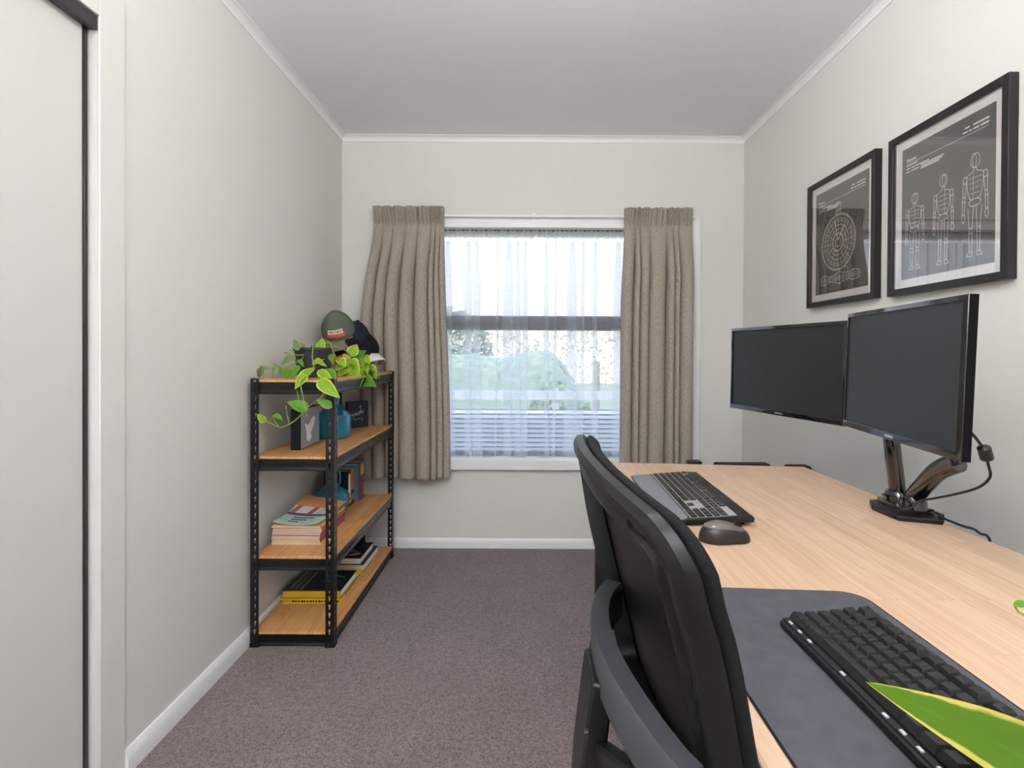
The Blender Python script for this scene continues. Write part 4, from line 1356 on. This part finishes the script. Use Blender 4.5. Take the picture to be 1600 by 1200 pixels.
# computer mouse
ms = thing('computer_mouse', 'dark grey curved computer mouse beside the far keyboard', 'mouse', (0.428, 1.118, DZ_), (0, 0, rad(-84)))
def mouse_pt(s, v, kz=1.0):
    th = 2 * PI * s
    ph = PI / 2 * v
    x = 0.034 * math.cos(th) * math.cos(ph) ** 0.6
    y = 0.056 * math.sin(th) * math.cos(ph) ** 0.55
    zz = (0.040 - 0.014 * sstep(-0.02, 0.06, y)) * math.sin(ph) ** 0.9
    pinch = 1 - 0.18 * math.exp(-((y - 0.005) / 0.02) ** 2) * (1 - v)
    return (x * pinch, y, 0.0015 + zz * kz)
m = MB(); m.grid(mouse_pt, 40, 14); m.add([mouse_pt(k / 40, 0) for k in range(40)], [tuple(range(39, -1, -1))])
m.build('body', 'frame_black', ms, local=True, smooth='all')
m = MB(); m.grid(lambda s, v: tuple(Vector(mouse_pt(s, 0.52 + 0.48 * v)) + Vector((0, 0, 0.0008))), 40, 8); m.build('top_shell', 'grey_mouse' if 'grey_mouse' in MATS else 'black_gloss', ms, local=True, smooth='all')
MB().lathe([(0.0, -0.003), (0.008, -0.003), (0.009, 0), (0.008, 0.003), (0.0, 0.003)], (0, 0, 0), 16).build('scroll_wheel', 'rubber', ms, local=True).matrix_local = Matrix.Translation((0, 0.030, 0.029)) @ Matrix.Rotation(PI / 2, 4, 'Y')

# ------------------------------------------------------------------ monitors and their arm
def monitor(label, x, y, z, yaw, tilt, w_=0.545, h=0.312):
    r = thing('monitor', label, 'monitor', (x, y, z), (rad(tilt), 0, rad(yaw)))
    bz = 0.011
    # bezel ring with a lower lip, screen inside it
    m = MB()
    a, b = w_ / 2, h
    O_ = [(-a, 0), (a, 0), (a, b), (-a, b)]
    I_ = [(-a + bz, 0.017), (a - bz, 0.017), (a - bz, b - bz), (-a + bz, b - bz)]
    def ring(o_, i_, y0, y1, y2):
        V = [(p[0], y0, p[1]) for p in o_] + [(p[0], y1, p[1]) for p in i_] + [(p[0], y2, p[1]) for p in i_] + [(p[0], 0.0015, p[1]) for p in o_]
        fs = []
        for k in range(4):
            j = (k + 1) % 4
            fs += [(k, j, 4 + j, 4 + k), (4 + k, 4 + j, 8 + j, 8 + k), (12 + k, 12 + j, j, k)]

        return V, fs
    m.add(*ring(O_, I_, 0.0, -0.003, 0.003))
    bzl = m.build('bezel', 'bezel', r, local=True, bevel=0.0008)
    MB().box(-a + bz - 0.001, 0.0015, 0.016, a - bz + 0.001, 0.004, b - bz + 0.001).build('screen', 'screen', r, local=True)
    m = MB()
    m.box(-a + 0.0002, 0.0042, 0.0002, a - 0.0002, 0.017, b - 0.0002)
    for q in ((-a + 0.0002, 0.0002, -a + 0.005, b - 0.0002), (a - 0.005, 0.0002, a - 0.0002, b - 0.0002), (-a + 0.005, b - 0.005, a - 0.005, b - 0.0002), (-a + 0.005, 0.0002, a - 0.005, 0.01)):
        m.box(q[0], 0.0016, q[1], q[2], 0.0042, q[3])
    fr = [(-a + 0.03, b * 0.12), (a - 0.03, b * 0.12), (a - 0.03, b * 0.88), (-a + 0.03, b * 0.88)]
    bk = [(-a + 0.10, b * 0.24), (a - 0.10, b * 0.24), (a - 0.10, b * 0.76), (-a + 0.10, b * 0.76)]
    m.add([(p[0], 0.0165, p[1]) for p in fr] + [(p[0], 0.046, p[1]) for p in bk],
          [(0, 1, 5, 4), (1, 2, 6, 5), (2, 3, 7, 6), (3, 0, 4, 7), (4, 5, 6, 7)])
    m.build('back_shell', 'shell_black', r, local=True)
    text_mesh('logo', 'SAMSUNG', 0.0075, 'silver_letter', bzl, (0, -0.0022, 0.0058), (1, 0, 0), (0, 0, 1), 0.0002, width=0.038)
    return r
monitor('far left black monitor on the desk arm, nearer the window', 0.861, 1.772, 0.930, -76.5, -1.0, 0.546, 0.308)
monitor('near right black monitor on the desk arm with cable behind it', 0.836, 1.197, 0.943, -99.5, -2.0, 0.497, 0.308)

ar = thing('monitor_stand', 'glossy black double monitor arm clamped to the desk edge', 'monitor stand', (0.955, 1.32, DZ_))
MB().prism([(0.900, 1.255), (0.985, 1.225), (1.010, 1.260), (1.008, 1.375), (0.985, 1.41), (0.925, 1.40), (0.895, 1.345)], DZ_, DZ_ + 0.012, 'Z').build('base_plate', 'black_plastic', ar, bevel=0.003)
MB().box(1.013, 1.27, DZ_ - 0.075, 1.024, 1.37, DZ_ + 0.012).box(0.95, 1.27, DZ_ - 0.075, 1.013, 1.37, DZ_ - 0.066).build('clamp', 'black_plastic', ar, bevel=0.002)
m = MB(); m.prism([(0.918, 1.275), (0.992, 1.262), (0.992, 1.375), (0.930, 1.375)], DZ_ + 0.012, DZ_ + 0.026, 'Z')
m.lathe([(0.0, 0.024), (0.034, 0.024), (0.032, 0.040), (0.027, 0.05), (0.0, 0.05)], (0.965, 1.345, DZ_), 24)
m.lathe([(0.0, 0.024), (0.030, 0.024), (0.028, 0.044), (0.024, 0.054), (0.0, 0.054)], (0.958, 1.285, DZ_), 24)
m.build('pivot', 'black_gloss', ar, smooth=True)
def arm(pts, wd, th):
    P_ = smoothpath(pts, 6)
    n = len(P_)
    prof = [(wd * math.cos(2 * PI * k / 12), th * math.sin(2 * PI * k / 12)) for k in range(12)]
    def side(i):
        t_ = (P_[min(n - 1, i + 1)] - P_[max(0, i - 1)]).normalized()
        A = t_.cross(Vector((1, 0, 0.15)))
        A.normalize()
        return A, t_.cross(A).normalized()
    m = MB(); m.sweep(P_, prof, side)
    m.build('arm', 'black_gloss', ar, smooth=True, angle=50)
arm([(0.965, 1.347, DZ_ + 0.03), (0.957, 1.350, DZ_ + 0.11), (0.950, 1.352, 0.915), (0.952, 1.36, 0.98)], 0.023, 0.017)
arm([(0.953, 1.352, 0.972), (0.955, 1.45, 1.03), (0.955, 1.58, 1.06), (0.945, 1.70, 1.075), (0.925, 1.755, 1.08)], 0.018, 0.014)
arm([(0.958, 1.287, DZ_ + 0.045), (0.950, 1.245, DZ_ + 0.085), (0.932, 1.175, DZ_ + 0.140), (0.918, 1.105, DZ_ + 0.174)], 0.022, 0.016)
arm([(0.916, 1.105, DZ_ + 0.172), (0.906, 1.12, 0.97), (0.900, 1.15, 1.04), (0.897, 1.185, 1.08)], 0.018, 0.014)
m = MB(); m.box(-0.05, -0.004, -0.05, 0.05, 0.004, 0.05)
for (x, y, z, yaw) in ((0.9195, 1.759, 1.083, -76.5), (0.886, 1.190, 1.087, -99.5)):
    o = MB().box(-0.045, -0.003, -0.045, 0.045, 0.010, 0.045).build('mount_plate', 'black_plastic', ar, local=True, bevel=0.003)
    o.location = Vector((x, y, z)) - Vector(ar.location)
    o.rotation_euler = (rad(2), 0, rad(yaw))

cb = thing('cable', 'black monitor cable with a ferrite bead looping down to the arm base', 'cable', (0.97, 1.1, 0.9))
pth = smoothpath([(0.850, 1.04, 1.022), at(1522, 676, 0.98), at(1539, 700, 0.98), at(1546, 722, 0.99), at(1549, 742, 1.0), at(1532, 758, 1.04), at(1500, 768, 1.1), at(1462, 776, 1.17), at(1440, 780, 1.20), at(1424, 792, 1.20), at(1412, 790, 1.21), at(1402, 779, 1.25), at(1392, 770, 1.30), at(1381, 770, 1.36)], 6)
MB().tube(pth, 0.0026, 8).build('cord', 'black_plastic', cb, smooth='all')
d_ = (at(1541, 716, 0.985) - at(1537, 698, 0.98)).normalized()
MB().tube([at(1538, 693, 0.98), at(1539, 696, 0.98), at(1544, 713, 0.985), at(1545, 716, 0.985)], [0.007, 0.011, 0.011, 0.007], 10).build('ferrite_bead', 'black_plastic', cb, smooth=True)
cb2 = tag(MB().tube(smoothpath([(0.985, 1.24, DZ_ + 0.016), (1.005, 1.20, DZ_ + 0.008), (1.020, 1.17, DZ_ + 0.002), (1.035, 1.15, DZ_ - 0.05), (1.04, 1.14, 0.3), (1.05, 1.13, 0.004)]), 0.003, 8).build('cable', 'black_plastic', None, smooth='all'), 'thin black cable dropping behind the desk from the arm base', 'cable')

# ------------------------------------------------------------------ framed prints on the right wall
def frame(label, yc, zc_, w_=0.447, h=0.530):
    r = thing('framed_print', label, 'picture', (XR - 0.001, yc, zc_))
    fw, dp = 0.021, 0.026
    x0, x1 = XR - 0.001 - dp, XR - 0.001
    ya, yb, za, zb = yc - w_ / 2, yc + w_ / 2, zc_ - h / 2, zc_ + h / 2
    m = MB()
    m.box(x0, ya, za, x1, ya + fw, zb).box(x0, yb - fw, za, x1, yb, zb).box(x0, ya + fw, za, x1, yb - fw, za + fw).box(x0, ya + fw, zb - fw, x1, yb - fw, zb)
    m.build('frame', 'frame_black', r, bevel=0.0012)
    MB().box(x1 - 0.012, ya + fw, za + fw, x1 - 0.001, yb - fw, zb - fw).build('mount', 'mount_paper', r)
    mg = 0.030
    pa, pb_, qa, qb = ya + fw + mg, yb - fw - mg, za + fw + mg, zb - fw - mg
    prt = MB().box(x1 - 0.0135, pa, qa, x1 - 0.012, pb_, qb).build('print', 'print_black', r)
    MB().box(x0 + 0.005, ya + fw, za + fw, x0 + 0.007, yb - fw, zb - fw).build('glass', 'picture_glass', r)
    # drawing space: u 0..1 left to right as seen (towards -Y), v 0..1 up
    xs = x1 - 0.0139
    W_, H_ = pb_ - pa, qb - qa
    def P(u, v): return Vector((xs, pb_ - u * W_, qa + v * H_))
    def line(mb, pts, t=0.0011, closed=False):
        t = t * 1.45
        q = [P(*p) for p in pts]
        if closed: q = q + q[:1]
        for a, b in zip(q[:-1], q[1:]):
            d = (b - a)
            if d.length < 1e-6: continue
            d.normalize()
            s = Vector((1, 0, 0)).cross(d) * t / 2
            e = d * t * 0.35
            mb.add([a - e + s, b + e + s, b + e - s, a - e - s], [(0, 1, 2, 3)])
    asp = H_ / W_
    def circ(cu, cv, ru, n=36, a0=0, a1=360):
        return [(cu + ru * math.cos(rad(a0 + (a1 - a0) * k / n)), cv + ru / asp * math.sin(rad(a0 + (a1 - a0) * k / n))) for k in range(n + 1)]
    return prt, P, line, circ, xs
def header(r, P, line):
    m = MB()
    line(m, [(0.06, 0.875), (0.94, 0.875)], 0.0009)
    for (u0, u1, v) in ((0.06, 0.20, 0.862), (0.06, 0.10, 0.838), (0.12, 0.34, 0.838), (0.06, 0.10, 0.815), (0.12, 0.22, 0.815), (0.24, 0.50, 0.825), (0.24, 0.48, 0.812), (0.24, 0.46, 0.800)):
        u = u0
        k = 0
        while u < u1 - 0.004:
            w_ = 0.010 + 0.006 * ((k * 7) % 4)
            line(m, [(u, v), (min(u + w_, u1), v)], 0.0022)
            u += w_ + 0.006; k += 1
    for (us, v) in (((0.72, 0.76), (0.80, 0.86), (0.87, 0.94)), 0.925), (((0.70, 0.74), (0.76, 0.78), (0.80, 0.85), (0.87, 0.94)), 0.898):
        for u0, u1 in us: line(m, [(u0, v), (u1, v)], 0.0030)
    m.build('caption_lines', 'print_line', r)
    text_mesh('lettering', 'Patent', 0.0165, 'print_line', r, P(0.06, 0.888) - rootloc(r), (0, -1, 0), (0, 0, 1), 0.0002, align='LEFT')

r, P, line, circ, xs = frame('smaller looking framed print with a round dial drawing, nearer the window', 2.080, 1.607)
header(r, P, line)
m = MB()
# a plain round instrument with two tapering pointers, and a turned part drawn below
cu, cv = 0.46, 0.46
for q in (0.325, 0.315, 0.20, 0.105, 0.095, 0.05): line(m, circ(cu, cv, q), 0.0012)
for k in range(24):
    a = rad(15 * k)
    ra, rb = (0.21, 0.315) if k % 2 else (0.105, 0.315)
    asp = 1.30
    line(m, [(cu + ra * math.cos(a), cv + ra / asp * math.sin(a)), (cu + rb * math.cos(a), cv + rb / asp * math.sin(a))], 0.0010)
for k in range(48):
    a = rad(7.5 * k)
    line(m, [(cu + 0.285 * math.cos(a), cv + 0.285 / 1.3 * math.sin(a)), (cu + 0.315 * math.cos(a), cv + 0.315 / 1.3 * math.sin(a))], 0.0008)
for q in (0.27, 0.245, 0.15): line(m, circ(cu, cv, q), 0.0009)
line(m, [(cu, cv + 0.02), (cu + 0.13, cv + 0.14)], 0.002); line(m, [(cu, cv + 0.02), (cu - 0.06, cv + 0.20)], 0.002)
line(m, [(cu - 0.05, cv + 0.255), (cu - 0.05, cv + 0.30), (cu + 0.05, cv + 0.30), (cu + 0.05, cv + 0.255)], 0.0012)
for k in range(6): line(m, [(cu - 0.05 + 0.02 * k, cv + 0.258), (cu - 0.05 + 0.02 * k, cv + 0.30)], 0.0008)
line(m, circ(cu, cv + 0.335, 0.05, 24), 0.0012)
sec = [(0.12, 0.03), (0.20, 0.05), (0.30, 0.022), (0.42, 0.038), (0.50, 0.060), (0.56, 0.038), (0.68, 0.030), (0.76, 0.048), (0.86, 0.03)]
for s_ in (-1, 1): line(m, [(u, 0.125 + s_ * h_) for u, h_ in sec], 0.0012)
for u, h_ in sec: line(m, [(u, 0.125 - h_), (u, 0.125 + h_)], 0.0010)
line(m, [(0.10, 0.125), (0.90, 0.125)], 0.0007)
line(m, [(0.12, 0.110), (0.86, 0.110)], 0.0007); line(m, [(0.12, 0.140), (0.86, 0.140)], 0.0007)
line(m, circ(0.62, 0.185, 0.035, 20), 0.001)
m.build('line_drawing', 'print_line', r)

r, P, line, circ, xs = frame('larger looking framed print with three upright figure drawings, nearest the camera', 1.566, 1.602)
header(r, P, line)
m = MB()
def mannequin(mb, cu, v0, hgt, wd, turn):
    """plain jointed artist's figure drawn in outline"""
    def Q(u, v): return (cu + u * wd, v0 + v * hgt)
    def oval(u, v, a, b, n=18): line(mb, [Q(u + a * math.cos(2 * PI * k / n), v + b * math.sin(2 * PI * k / n)) for k in range(n + 1)], 0.0011)
    oval(0, 0.92, 0.20, 0.07)
    oval(0.02 * turn, 0.92, 0.08, 0.065)
    line(mb, [Q(-0.06, 0.85), Q(-0.06, 0.82)]); line(mb, [Q(0.06, 0.85), Q(0.06, 0.82)])
    for s_ in (-1, 1):
        line(mb, [Q(s_ * 0.08, 0.82), Q(s_ * 0.36, 0.79), Q(s_ * 0.34, 0.66), Q(s_ * 0.22, 0.56), Q(s_ * 0.05, 0.555)])
        oval(s_ * 0.44, 0.76, 0.085, 0.035, 12)
        line(mb, [Q(s_ * 0.37, 0.74), Q(s_ * 0.42, 0.60), Q(s_ * 0.52, 0.60), Q(s_ * 0.52, 0.74)])
        oval(s_ * 0.48, 0.575, 0.06, 0.025, 12)
        line(mb, [Q(s_ * 0.43, 0.56), Q(s_ * 0.46, 0.43), Q(s_ * 0.55, 0.43), Q(s_ * 0.55, 0.56)])
        oval(s_ * 0.50, 0.39, 0.07, 0.04, 12)
        line(mb, [Q(s_ * 0.06, 0.50), Q(s_ * 0.10, 0.28), Q(s_ * 0.24, 0.28), Q(s_ * 0.30, 0.48)])
        oval(s_ * 0.17, 0.255, 0.08, 0.025, 12)
        line(mb, [Q(s_ * 0.10, 0.235), Q(s_ * 0.12, 0.05), Q(s_ * 0.22, 0.05), Q(s_ * 0.25, 0.235)])
        line(mb, [Q(s_ * 0.10, 0.05), Q(s_ * 0.10, 0.01), Q(s_ * 0.34, 0.01), Q(s_ * 0.24, 0.05)])
    oval(0, 0.52, 0.26, 0.035)
    for k in range(4): line(mb, [Q(-0.28 + 0.03 * k, 0.76 - 0.05 * k), Q(0.28 - 0.03 * k, 0.76 - 0.05 * k)], 0.0008)
    line(mb, [Q(0.05 * turn, 0.81), Q(0.05 * turn, 0.56)], 0.0008)
mannequin(m, 0.17, 0.06, 0.58, 0.21, 0)
mannequin(m, 0.50, 0.05, 0.64, 0.20, 1.5)
mannequin(m, 0.82, 0.06, 0.68, 0.22, -1.5)
m.build('line_drawing', 'print_line', r)

# ------------------------------------------------------------------ office chair
ch = thing('office_chair', 'black office chair with curved mesh back pushed up to the desk', 'office chair', (0.38, 0.68, 0))
YC = 0.675
def table(z, rows):
    if z <= rows[0][0]: return rows[0][1] + (rows[1][1] - rows[0][1]) * (z - rows[0][0]) / (rows[1][0] - rows[0][0])
    for (z0_, v0_), (z1_, v1_) in zip(rows[:-1], rows[1:]):
        if z <= z1_: return v0_ + (v1_ - v0_) * (z - z0_) / (z1_ - z0_)
    return rows[-1][1]
def xedge(z): return table(z, ((0.60, 0.240), (0.783, 0.197), (0.859, 0.179), (0.90, 0.166), (0.927, 0.1545), (0.955, 0.145), (0.983, 0.133), (1.01, 0.119)))
def hwz(z): return table(z, ((0.60, 0.213), (0.783, 0.226), (0.859, 0.234), (0.90, 0.2405), (0.927, 0.246), (0.955, 0.253), (0.983, 0.258), (1.01, 0.260)))
def S(y, z, d):
    u = (y - YC) / 0.262
    k_ = sstep(0.0, 1.0, (1.0 - z) / 0.15)
    return Vector((xedge(z) - 0.0126 * k_ - 0.024 * (1 - min(1.2, u * u)) - (0.010 + 0.014 * k_) * u + 0.004 - d, y, z))
def outline(inset, ztop=1.0, zbot=0.60, rc=0.042, n=8):
    """closed loop (y,z), counter clockwise from bottom near"""
    pts = []
    za, zb = zbot + inset, ztop - inset
    nside = 10
    def h(z): return hwz(z) - inset
    r_ = max(0.02, rc - inset * 0.6)
    for k in range(nside + 1):
        z = za + r_ + (zb - r_ - za - r_) * k / nside
        pts.append((YC + h(z), z))
    for k in range(1, n + 1):
        a = PI / 2 * k / n
        z = zb - r_ + r_ * math.sin(a)
        pts.append((YC + h(zb - r_) - r_ + r_ * math.cos(a), z))
    for k in range(1, 12):
        q = k / 12
        y = YC + (h(zb - r_) - r_) * (1 - 2 * q)
        pts.append((y, zb + 0.006 * math.sin(PI * q)))
    for k in range(n + 1):
        a = PI / 2 + PI / 2 * k / n
        z = zb - r_ + r_ * math.sin(a)
        pts.append((YC - h(zb - r_) + r_ + r_ * math.cos(a), z))
    for k in range(1, nside + 1):
        z = zb - r_ - (zb - r_ - za - r_) * k / nside
        pts.append((YC - h(z), z))
    for k in range(1, n + 1):
        a = PI + PI / 2 * k / n
        pts.append((YC - h(za + r_) + r_ + r_ * math.cos(a), za + r_ + r_ * math.sin(a)))
    for k in range(1, 8):
        q = k / 8
        pts.append((YC - (h(za + r_) - r_) * (1 - 2 * q), za))
    for k in range(n):
        a = 1.5 * PI + PI / 2 * k / n
        pts.append((YC + h(za + r_) - r_ + r_ * math.cos(a), za + r_ + r_ * math.sin(a)))
    return pts
def ringmesh(spec, fill=None):
    m = MB()
    loops = [[S(y, z, d) for (y, z) in outline(ins, **kw)] for ins, d, kw in spec]
    n = len(loops[0])
    V = [p for L in loops for p in L]
    fs = []
    k_ = len(loops)
    for i in range(k_ if fill is None else k_ - 1):
        j = (i + 1) % k_
        for q in range(n):
            fs.append((i * n + q, i * n + (q + 1) % n, j * n + (q + 1) % n, j * n + q))
    m.add(V, fs)
    return m
# upholstered mesh pad: rim and curved sheet
m = ringmesh([(0.012, 0.010, {}), (0.004, 0.009, {}), (0.001, 0.004, {}), (0.003, -0.002, {}), (0.010, -0.006, {}), (0.030, -0.005, {}), (0.036, 0.0, {}), (0.030, 0.008, {})])
m.build('back_pad_rim', 'mesh_fabric' if 'mesh_fabric' in MATS else 'rubber', ch, smooth='all')
m = MB()
def pad(s, v):
    z = 0.62 + (0.985 - 0.62) * v
    y = YC + (hwz(z) - 0.010 - 0.04 * sstep(0.955, 0.99, z)) * (2 * s - 1)
    return S(y, z, 0.002)
m.grid(pad, 30, 24)
m.build('back_mesh', 'black_plastic', ch, smooth='all', solid=0.006)
# plastic outer frame behind the pad, split from it by a groove
m = ringmesh([(0.014, 0.008, {}), (0.012, 0.011, {}), (0.003, 0.0115, {}), (0.0, 0.014, {}), (0.001, 0.025, {}), (0.006, 0.031, {}), (0.009, 0.034, {}), (0.012, 0.035, {}), (0.034, 0.030, {}), (0.038, 0.036, {}), (0.044, 0.036, {}), (0.046, 0.030, {}), (0.046, 0.008, {})])
bfr = m.build('back_frame', 'black_plastic', ch, smooth=True, angle=32)
for (yy, zz) in ((YC + 0.17, 0.974), (YC - 0.17, 0.974), (YC - 0.205, 0.83), (YC - 0.19, 0.72)):
    c_ = S(yy, zz, 0.0325)
    m = MB(); m.tube([c_ + Vector((-0.0012, 0, 0)), c_ + Vector((0.004, 0, 0))], 0.005, 12)
    m.build('screw_hole', 'rubber', bfr)
# lower bow that carries the back
def bow_center(q):
    y = 0.845 - 0.385 * q
    x = 0.152 - 0.052 * math.sin(PI * min(1, max(0, q * 0.98 + 0.02))) ** 0.8
    return Vector((x, y, 0.786 - 0.018 * abs(2 * q - 1) ** 2))
nb = 28
bp = [bow_center(k / nb) for k in range(nb + 1)]
def bside(i):
    t_ = (bp[min(nb, i + 1)] - bp[max(0, i - 1)]).normalized()
    return Vector((0, 0, 1)).cross(t_).normalized(), Vector((0, 0, 1))
prof = [(-0.012, -0.055), (0.012, -0.055), (0.013, -0.005), (0.011, 0.0), (-0.012, 0.002), (-0.0145, -0.003)]
m = MB(); m.sweep(bp, prof, bside)
m.build('lumbar_bow', 'bow_plastic_lit' if 'bow_plastic_lit' in MATS else 'black_plastic', ch, smooth=True, angle=40)
# Y shaped spine
m = MB()
def bar(pts, wy, wx):
    P_ = smoothpath(pts, 6); n = len(P_)
    prof = [(-wy, -wx), (wy, -wx), (wy, wx), (-wy, wx)]
    def sd(i):
        t_ = (P_[min(n - 1, i + 1)] - P_[max(0, i - 1)]).normalized()
        A = t_.cross(Vector((1, 0, 0))).normalized()
        return A, t_.cross(A).normalized()
    m.sweep(P_, prof, sd)
bar([(0.094, 0.655, 0.745), (0.086, 0.655, 0.68), (0.078, 0.655, 0.60), (0.080, 0.655, 0.52), (0.12, 0.655, 0.455), (0.22, 0.66, 0.43)], 0.040, 0.014)
bar([(0.092, 0.625, 0.660), (0.102, 0.575, 0.685), (0.122, 0.515, 0.712), (0.146, 0.475, 0.735)], 0.010, 0.012)
bar([(0.092, 0.690, 0.660), (0.100, 0.740, 0.685), (0.118, 0.800, 0.712), (0.142, 0.838, 0.735)], 0.010, 0.012)
m.build('spine', 'black_plastic', ch, bevel=0.004)
m = MB(); m.tube([(0.074, 0.602, 0.70), (0.070, 0.602, 0.70)], 0.004, 10); m.build('screw', 'black_gloss', ch)
# seat, mechanism, column, star base and castors
def seat(s, v):
    th = 2 * PI * s; a, b = 0.25, 0.245
    ca, sa = math.cos(th), math.sin(th)
    e = 0.35
    x = a * abs(ca) ** e * (1 if ca >= 0 else -1); y = b * abs(sa) ** e * (1 if sa >= 0 else -1)
    k = [(0.80, 0.0), (0.96, 0.006), (1.0, 0.03), (0.98, 0.055), (0.90, 0.07), (0.5, 0.066), (0.0, 0.062)]
    i = min(5, int(v * 6)); f = v * 6 - i
    r_ = k[i][0] + (k[i + 1][0] - k[i][0]) * f; z = k[i][1] + (k[i + 1][1] - k[i][1]) * f
    return (0.44 + x * r_, 0.67 + y * r_, 0.445 + z)
MB().grid(seat, 64, 12).build('seat', 'rubber', ch, smooth='all')
MB().box(0.24, 0.56, 0.405, 0.56, 0.78, 0.446).build('seat_mechanism', 'black_plastic', ch, bevel=0.01)
MB().lathe([(0.0, 0.09), (0.028, 0.09), (0.028, 0.26), (0.016, 0.262), (0.016, 0.41), (0.0, 0.41)], (0.40, 0.67, 0), 20).build('gas_lift', 'black_gloss', ch, smooth=True)
m = MB(); m.lathe([(0.0, 0.07), (0.045, 0.07), (0.05, 0.10), (0.035, 0.125), (0.0, 0.125)], (0.40, 0.67, 0), 20)
for k in range(5):
    a = rad(72 * k + 18)
    d_ = Vector((math.cos(a), math.sin(a), 0))
    o_ = Vector((0.40, 0.67, 0))
    m.tube([o_ + d_ * 0.03 + Vector((0, 0, 0.10)), o_ + d_ * 0.16 + Vector((0, 0, 0.09)), o_ + d_ * 0.29 + Vector((0, 0, 0.075))], [0.026, 0.021, 0.015], 10)
m.build('star_base', 'black_plastic', ch, smooth=True)
for k in range(5):
    a = rad(72 * k + 18)
    p = Vector((0.40 + 0.285 * math.cos(a), 0.67 + 0.285 * math.sin(a), 0))
    m = MB(); m.tube([p + Vector((0, 0, 0.03)), p + Vector((0, 0, 0.072))], 0.008, 8); m.box(p.x - 0.006, p.y - 0.02, 0.03, p.x + 0.006, p.y + 0.02, 0.058)
    cs = m.build('caster', 'black_plastic', ch, smooth=True)
    for q in (-1, 1):
        MB().tube([p + Vector((q * 0.007, 0, 0.027)), p + Vector((q * 0.024, 0, 0.027))], 0.027, 16).build('wheel', 'rubber', cs, smooth=True)

# ------------------------------------------------------------------ folded camp chair behind the desk
fc = thing('folding_chair', 'black folding chair with padded arms behind the far edge of the desk', 'chair', (1.0, 2.42, 0))
MB().box(px(1120, 2.32), 2.30, 0.628, px(1204, 2.32), 2.36, 0.652).build('armrest', 'black_matte', fc, bevel=0.010, seg=3)
MB().box(px(1228, 2.32), 2.28, 0.618, px(1264, 2.32), 2.34, 0.648).build('armrest', 'black_matte', fc, bevel=0.013, seg=3)
m = MB()
m.tube([(px(1078, 2.34), 2.335, 0.636), (px(1125, 2.34), 2.335, 0.634)], 0.007, 8)
m.tube([(px(1205, 2.34), 2.33, 0.62), (px(1230, 2.34), 2.32, 0.62)], 0.006, 8)
for x in (px(1090, 2.34), px(1160, 2.34), px(1246, 2.34)):
    m.tube([(x, 2.33, 0.632), (x - 0.02, 2.42, 0.30), (x, 2.36, 0.011)], 0.010, 8)
m.tube([(px(1090, 2.34), 2.36, 0.011), (px(1246, 2.34), 2.36, 0.011)], 0.010, 8)
m.tube([(px(1090, 2.34) - 0.02, 2.42, 0.30), (px(1246, 2.34) - 0.02, 2.42, 0.30)], 0.010, 8)
m.build('frame', 'black_matte', fc, smooth=True)
MB().box(px(1074, 2.34), 2.315, 0.625, px(1096, 2.34), 2.355, 0.660).build('hinge_block', 'black_plastic', fc, bevel=0.004)
MB().grid(lambda s, v: (px(1090, 2.34) + s * 0.44, 2.40 + 0.03 * math.sin(PI * v) + 0.01 * math.sin(9 * s), 0.31 + 0.24 * v), 16, 8).build('seat', 'cap_black', fc, smooth='all', solid=0.003)

# ------------------------------------------------------------------ plant on the near corner of the desk
p2 = thing('potted_plant', 'potted plant with yellow edged leaf reaching over the near keyboard', 'plant', (0.80, 0.40, DZ_))
MB().lathe([(0.0, 0), (0.052, 0), (0.056, 0.004), (0.07, 0.10), (0.072, 0.112), (0.066, 0.112), (0.063, 0.095), (0.0, 0.092)], (0.80, 0.40, DZ_), 36).build('pot', 'pot_clay', p2, smooth=True)
MB().lathe([(0.0, 0.09), (0.064, 0.093), (0.04, 0.10), (0.0, 0.101)], (0.80, 0.40, DZ_), 24).build('soil', 'soil', p2, smooth='all')
def stem2(pts, r=0.003):
    MB().tube(smoothpath(pts, 6), r, 6).build('stem', 'vine', p2, smooth='all')
lt = at(1381, 1067, 0.41); lb = at(1790, 1272, 0.44)
stem2([(0.79, 0.41, DZ_ + 0.09), (0.74, 0.42, DZ_ + 0.16), (0.62, 0.43, DZ_ + 0.11), lb], 0.003)
place_leaf(p2, lb, lt, Vector((-0.10, -1.0, 0.75)), 'leaf_margin', 1.0)
for k, (a, el) in enumerate(((10, 0.12), (60, 0.18), (120, 0.15), (-40, 0.13), (-80, 0.12), (30, 0.2))):
    d_ = Vector((math.cos(rad(a)), math.sin(rad(a)), 0))
    b_ = Vector((0.80, 0.40, DZ_ + 0.11)) + d_ * 0.05 + Vector((0, 0, el * 0.6))
    stem2([(0.80, 0.40, DZ_ + 0.095), Vector((0.80, 0.40, DZ_ + 0.12)) + d_ * 0.02, b_], 0.0025)
    place_leaf(p2, b_, b_ + d_ * 0.12 + Vector((0, 0, 0.02)), Vector((0, 0, 1)), 'leaf_green1', 0.8)
e_ = at(1591, 944, 0.66)
stem2([(0.80, 0.42, DZ_ + 0.095), (0.79, 0.50, DZ_ + 0.13), (0.74, 0.60, DZ_ + 0.075), (0.68, 0.65, DZ_ + 0.052), e_ + Vector((0.012, 0, -0.012)), e_ + Vector((0.002, 0, -0.004)), e_], 0.0014)
place_leaf(p2, e_, e_ + Vector((0.030, 0.0, 0.003)), Vector((0, -0.6, 1)), 'leaf_green1', 0.5)
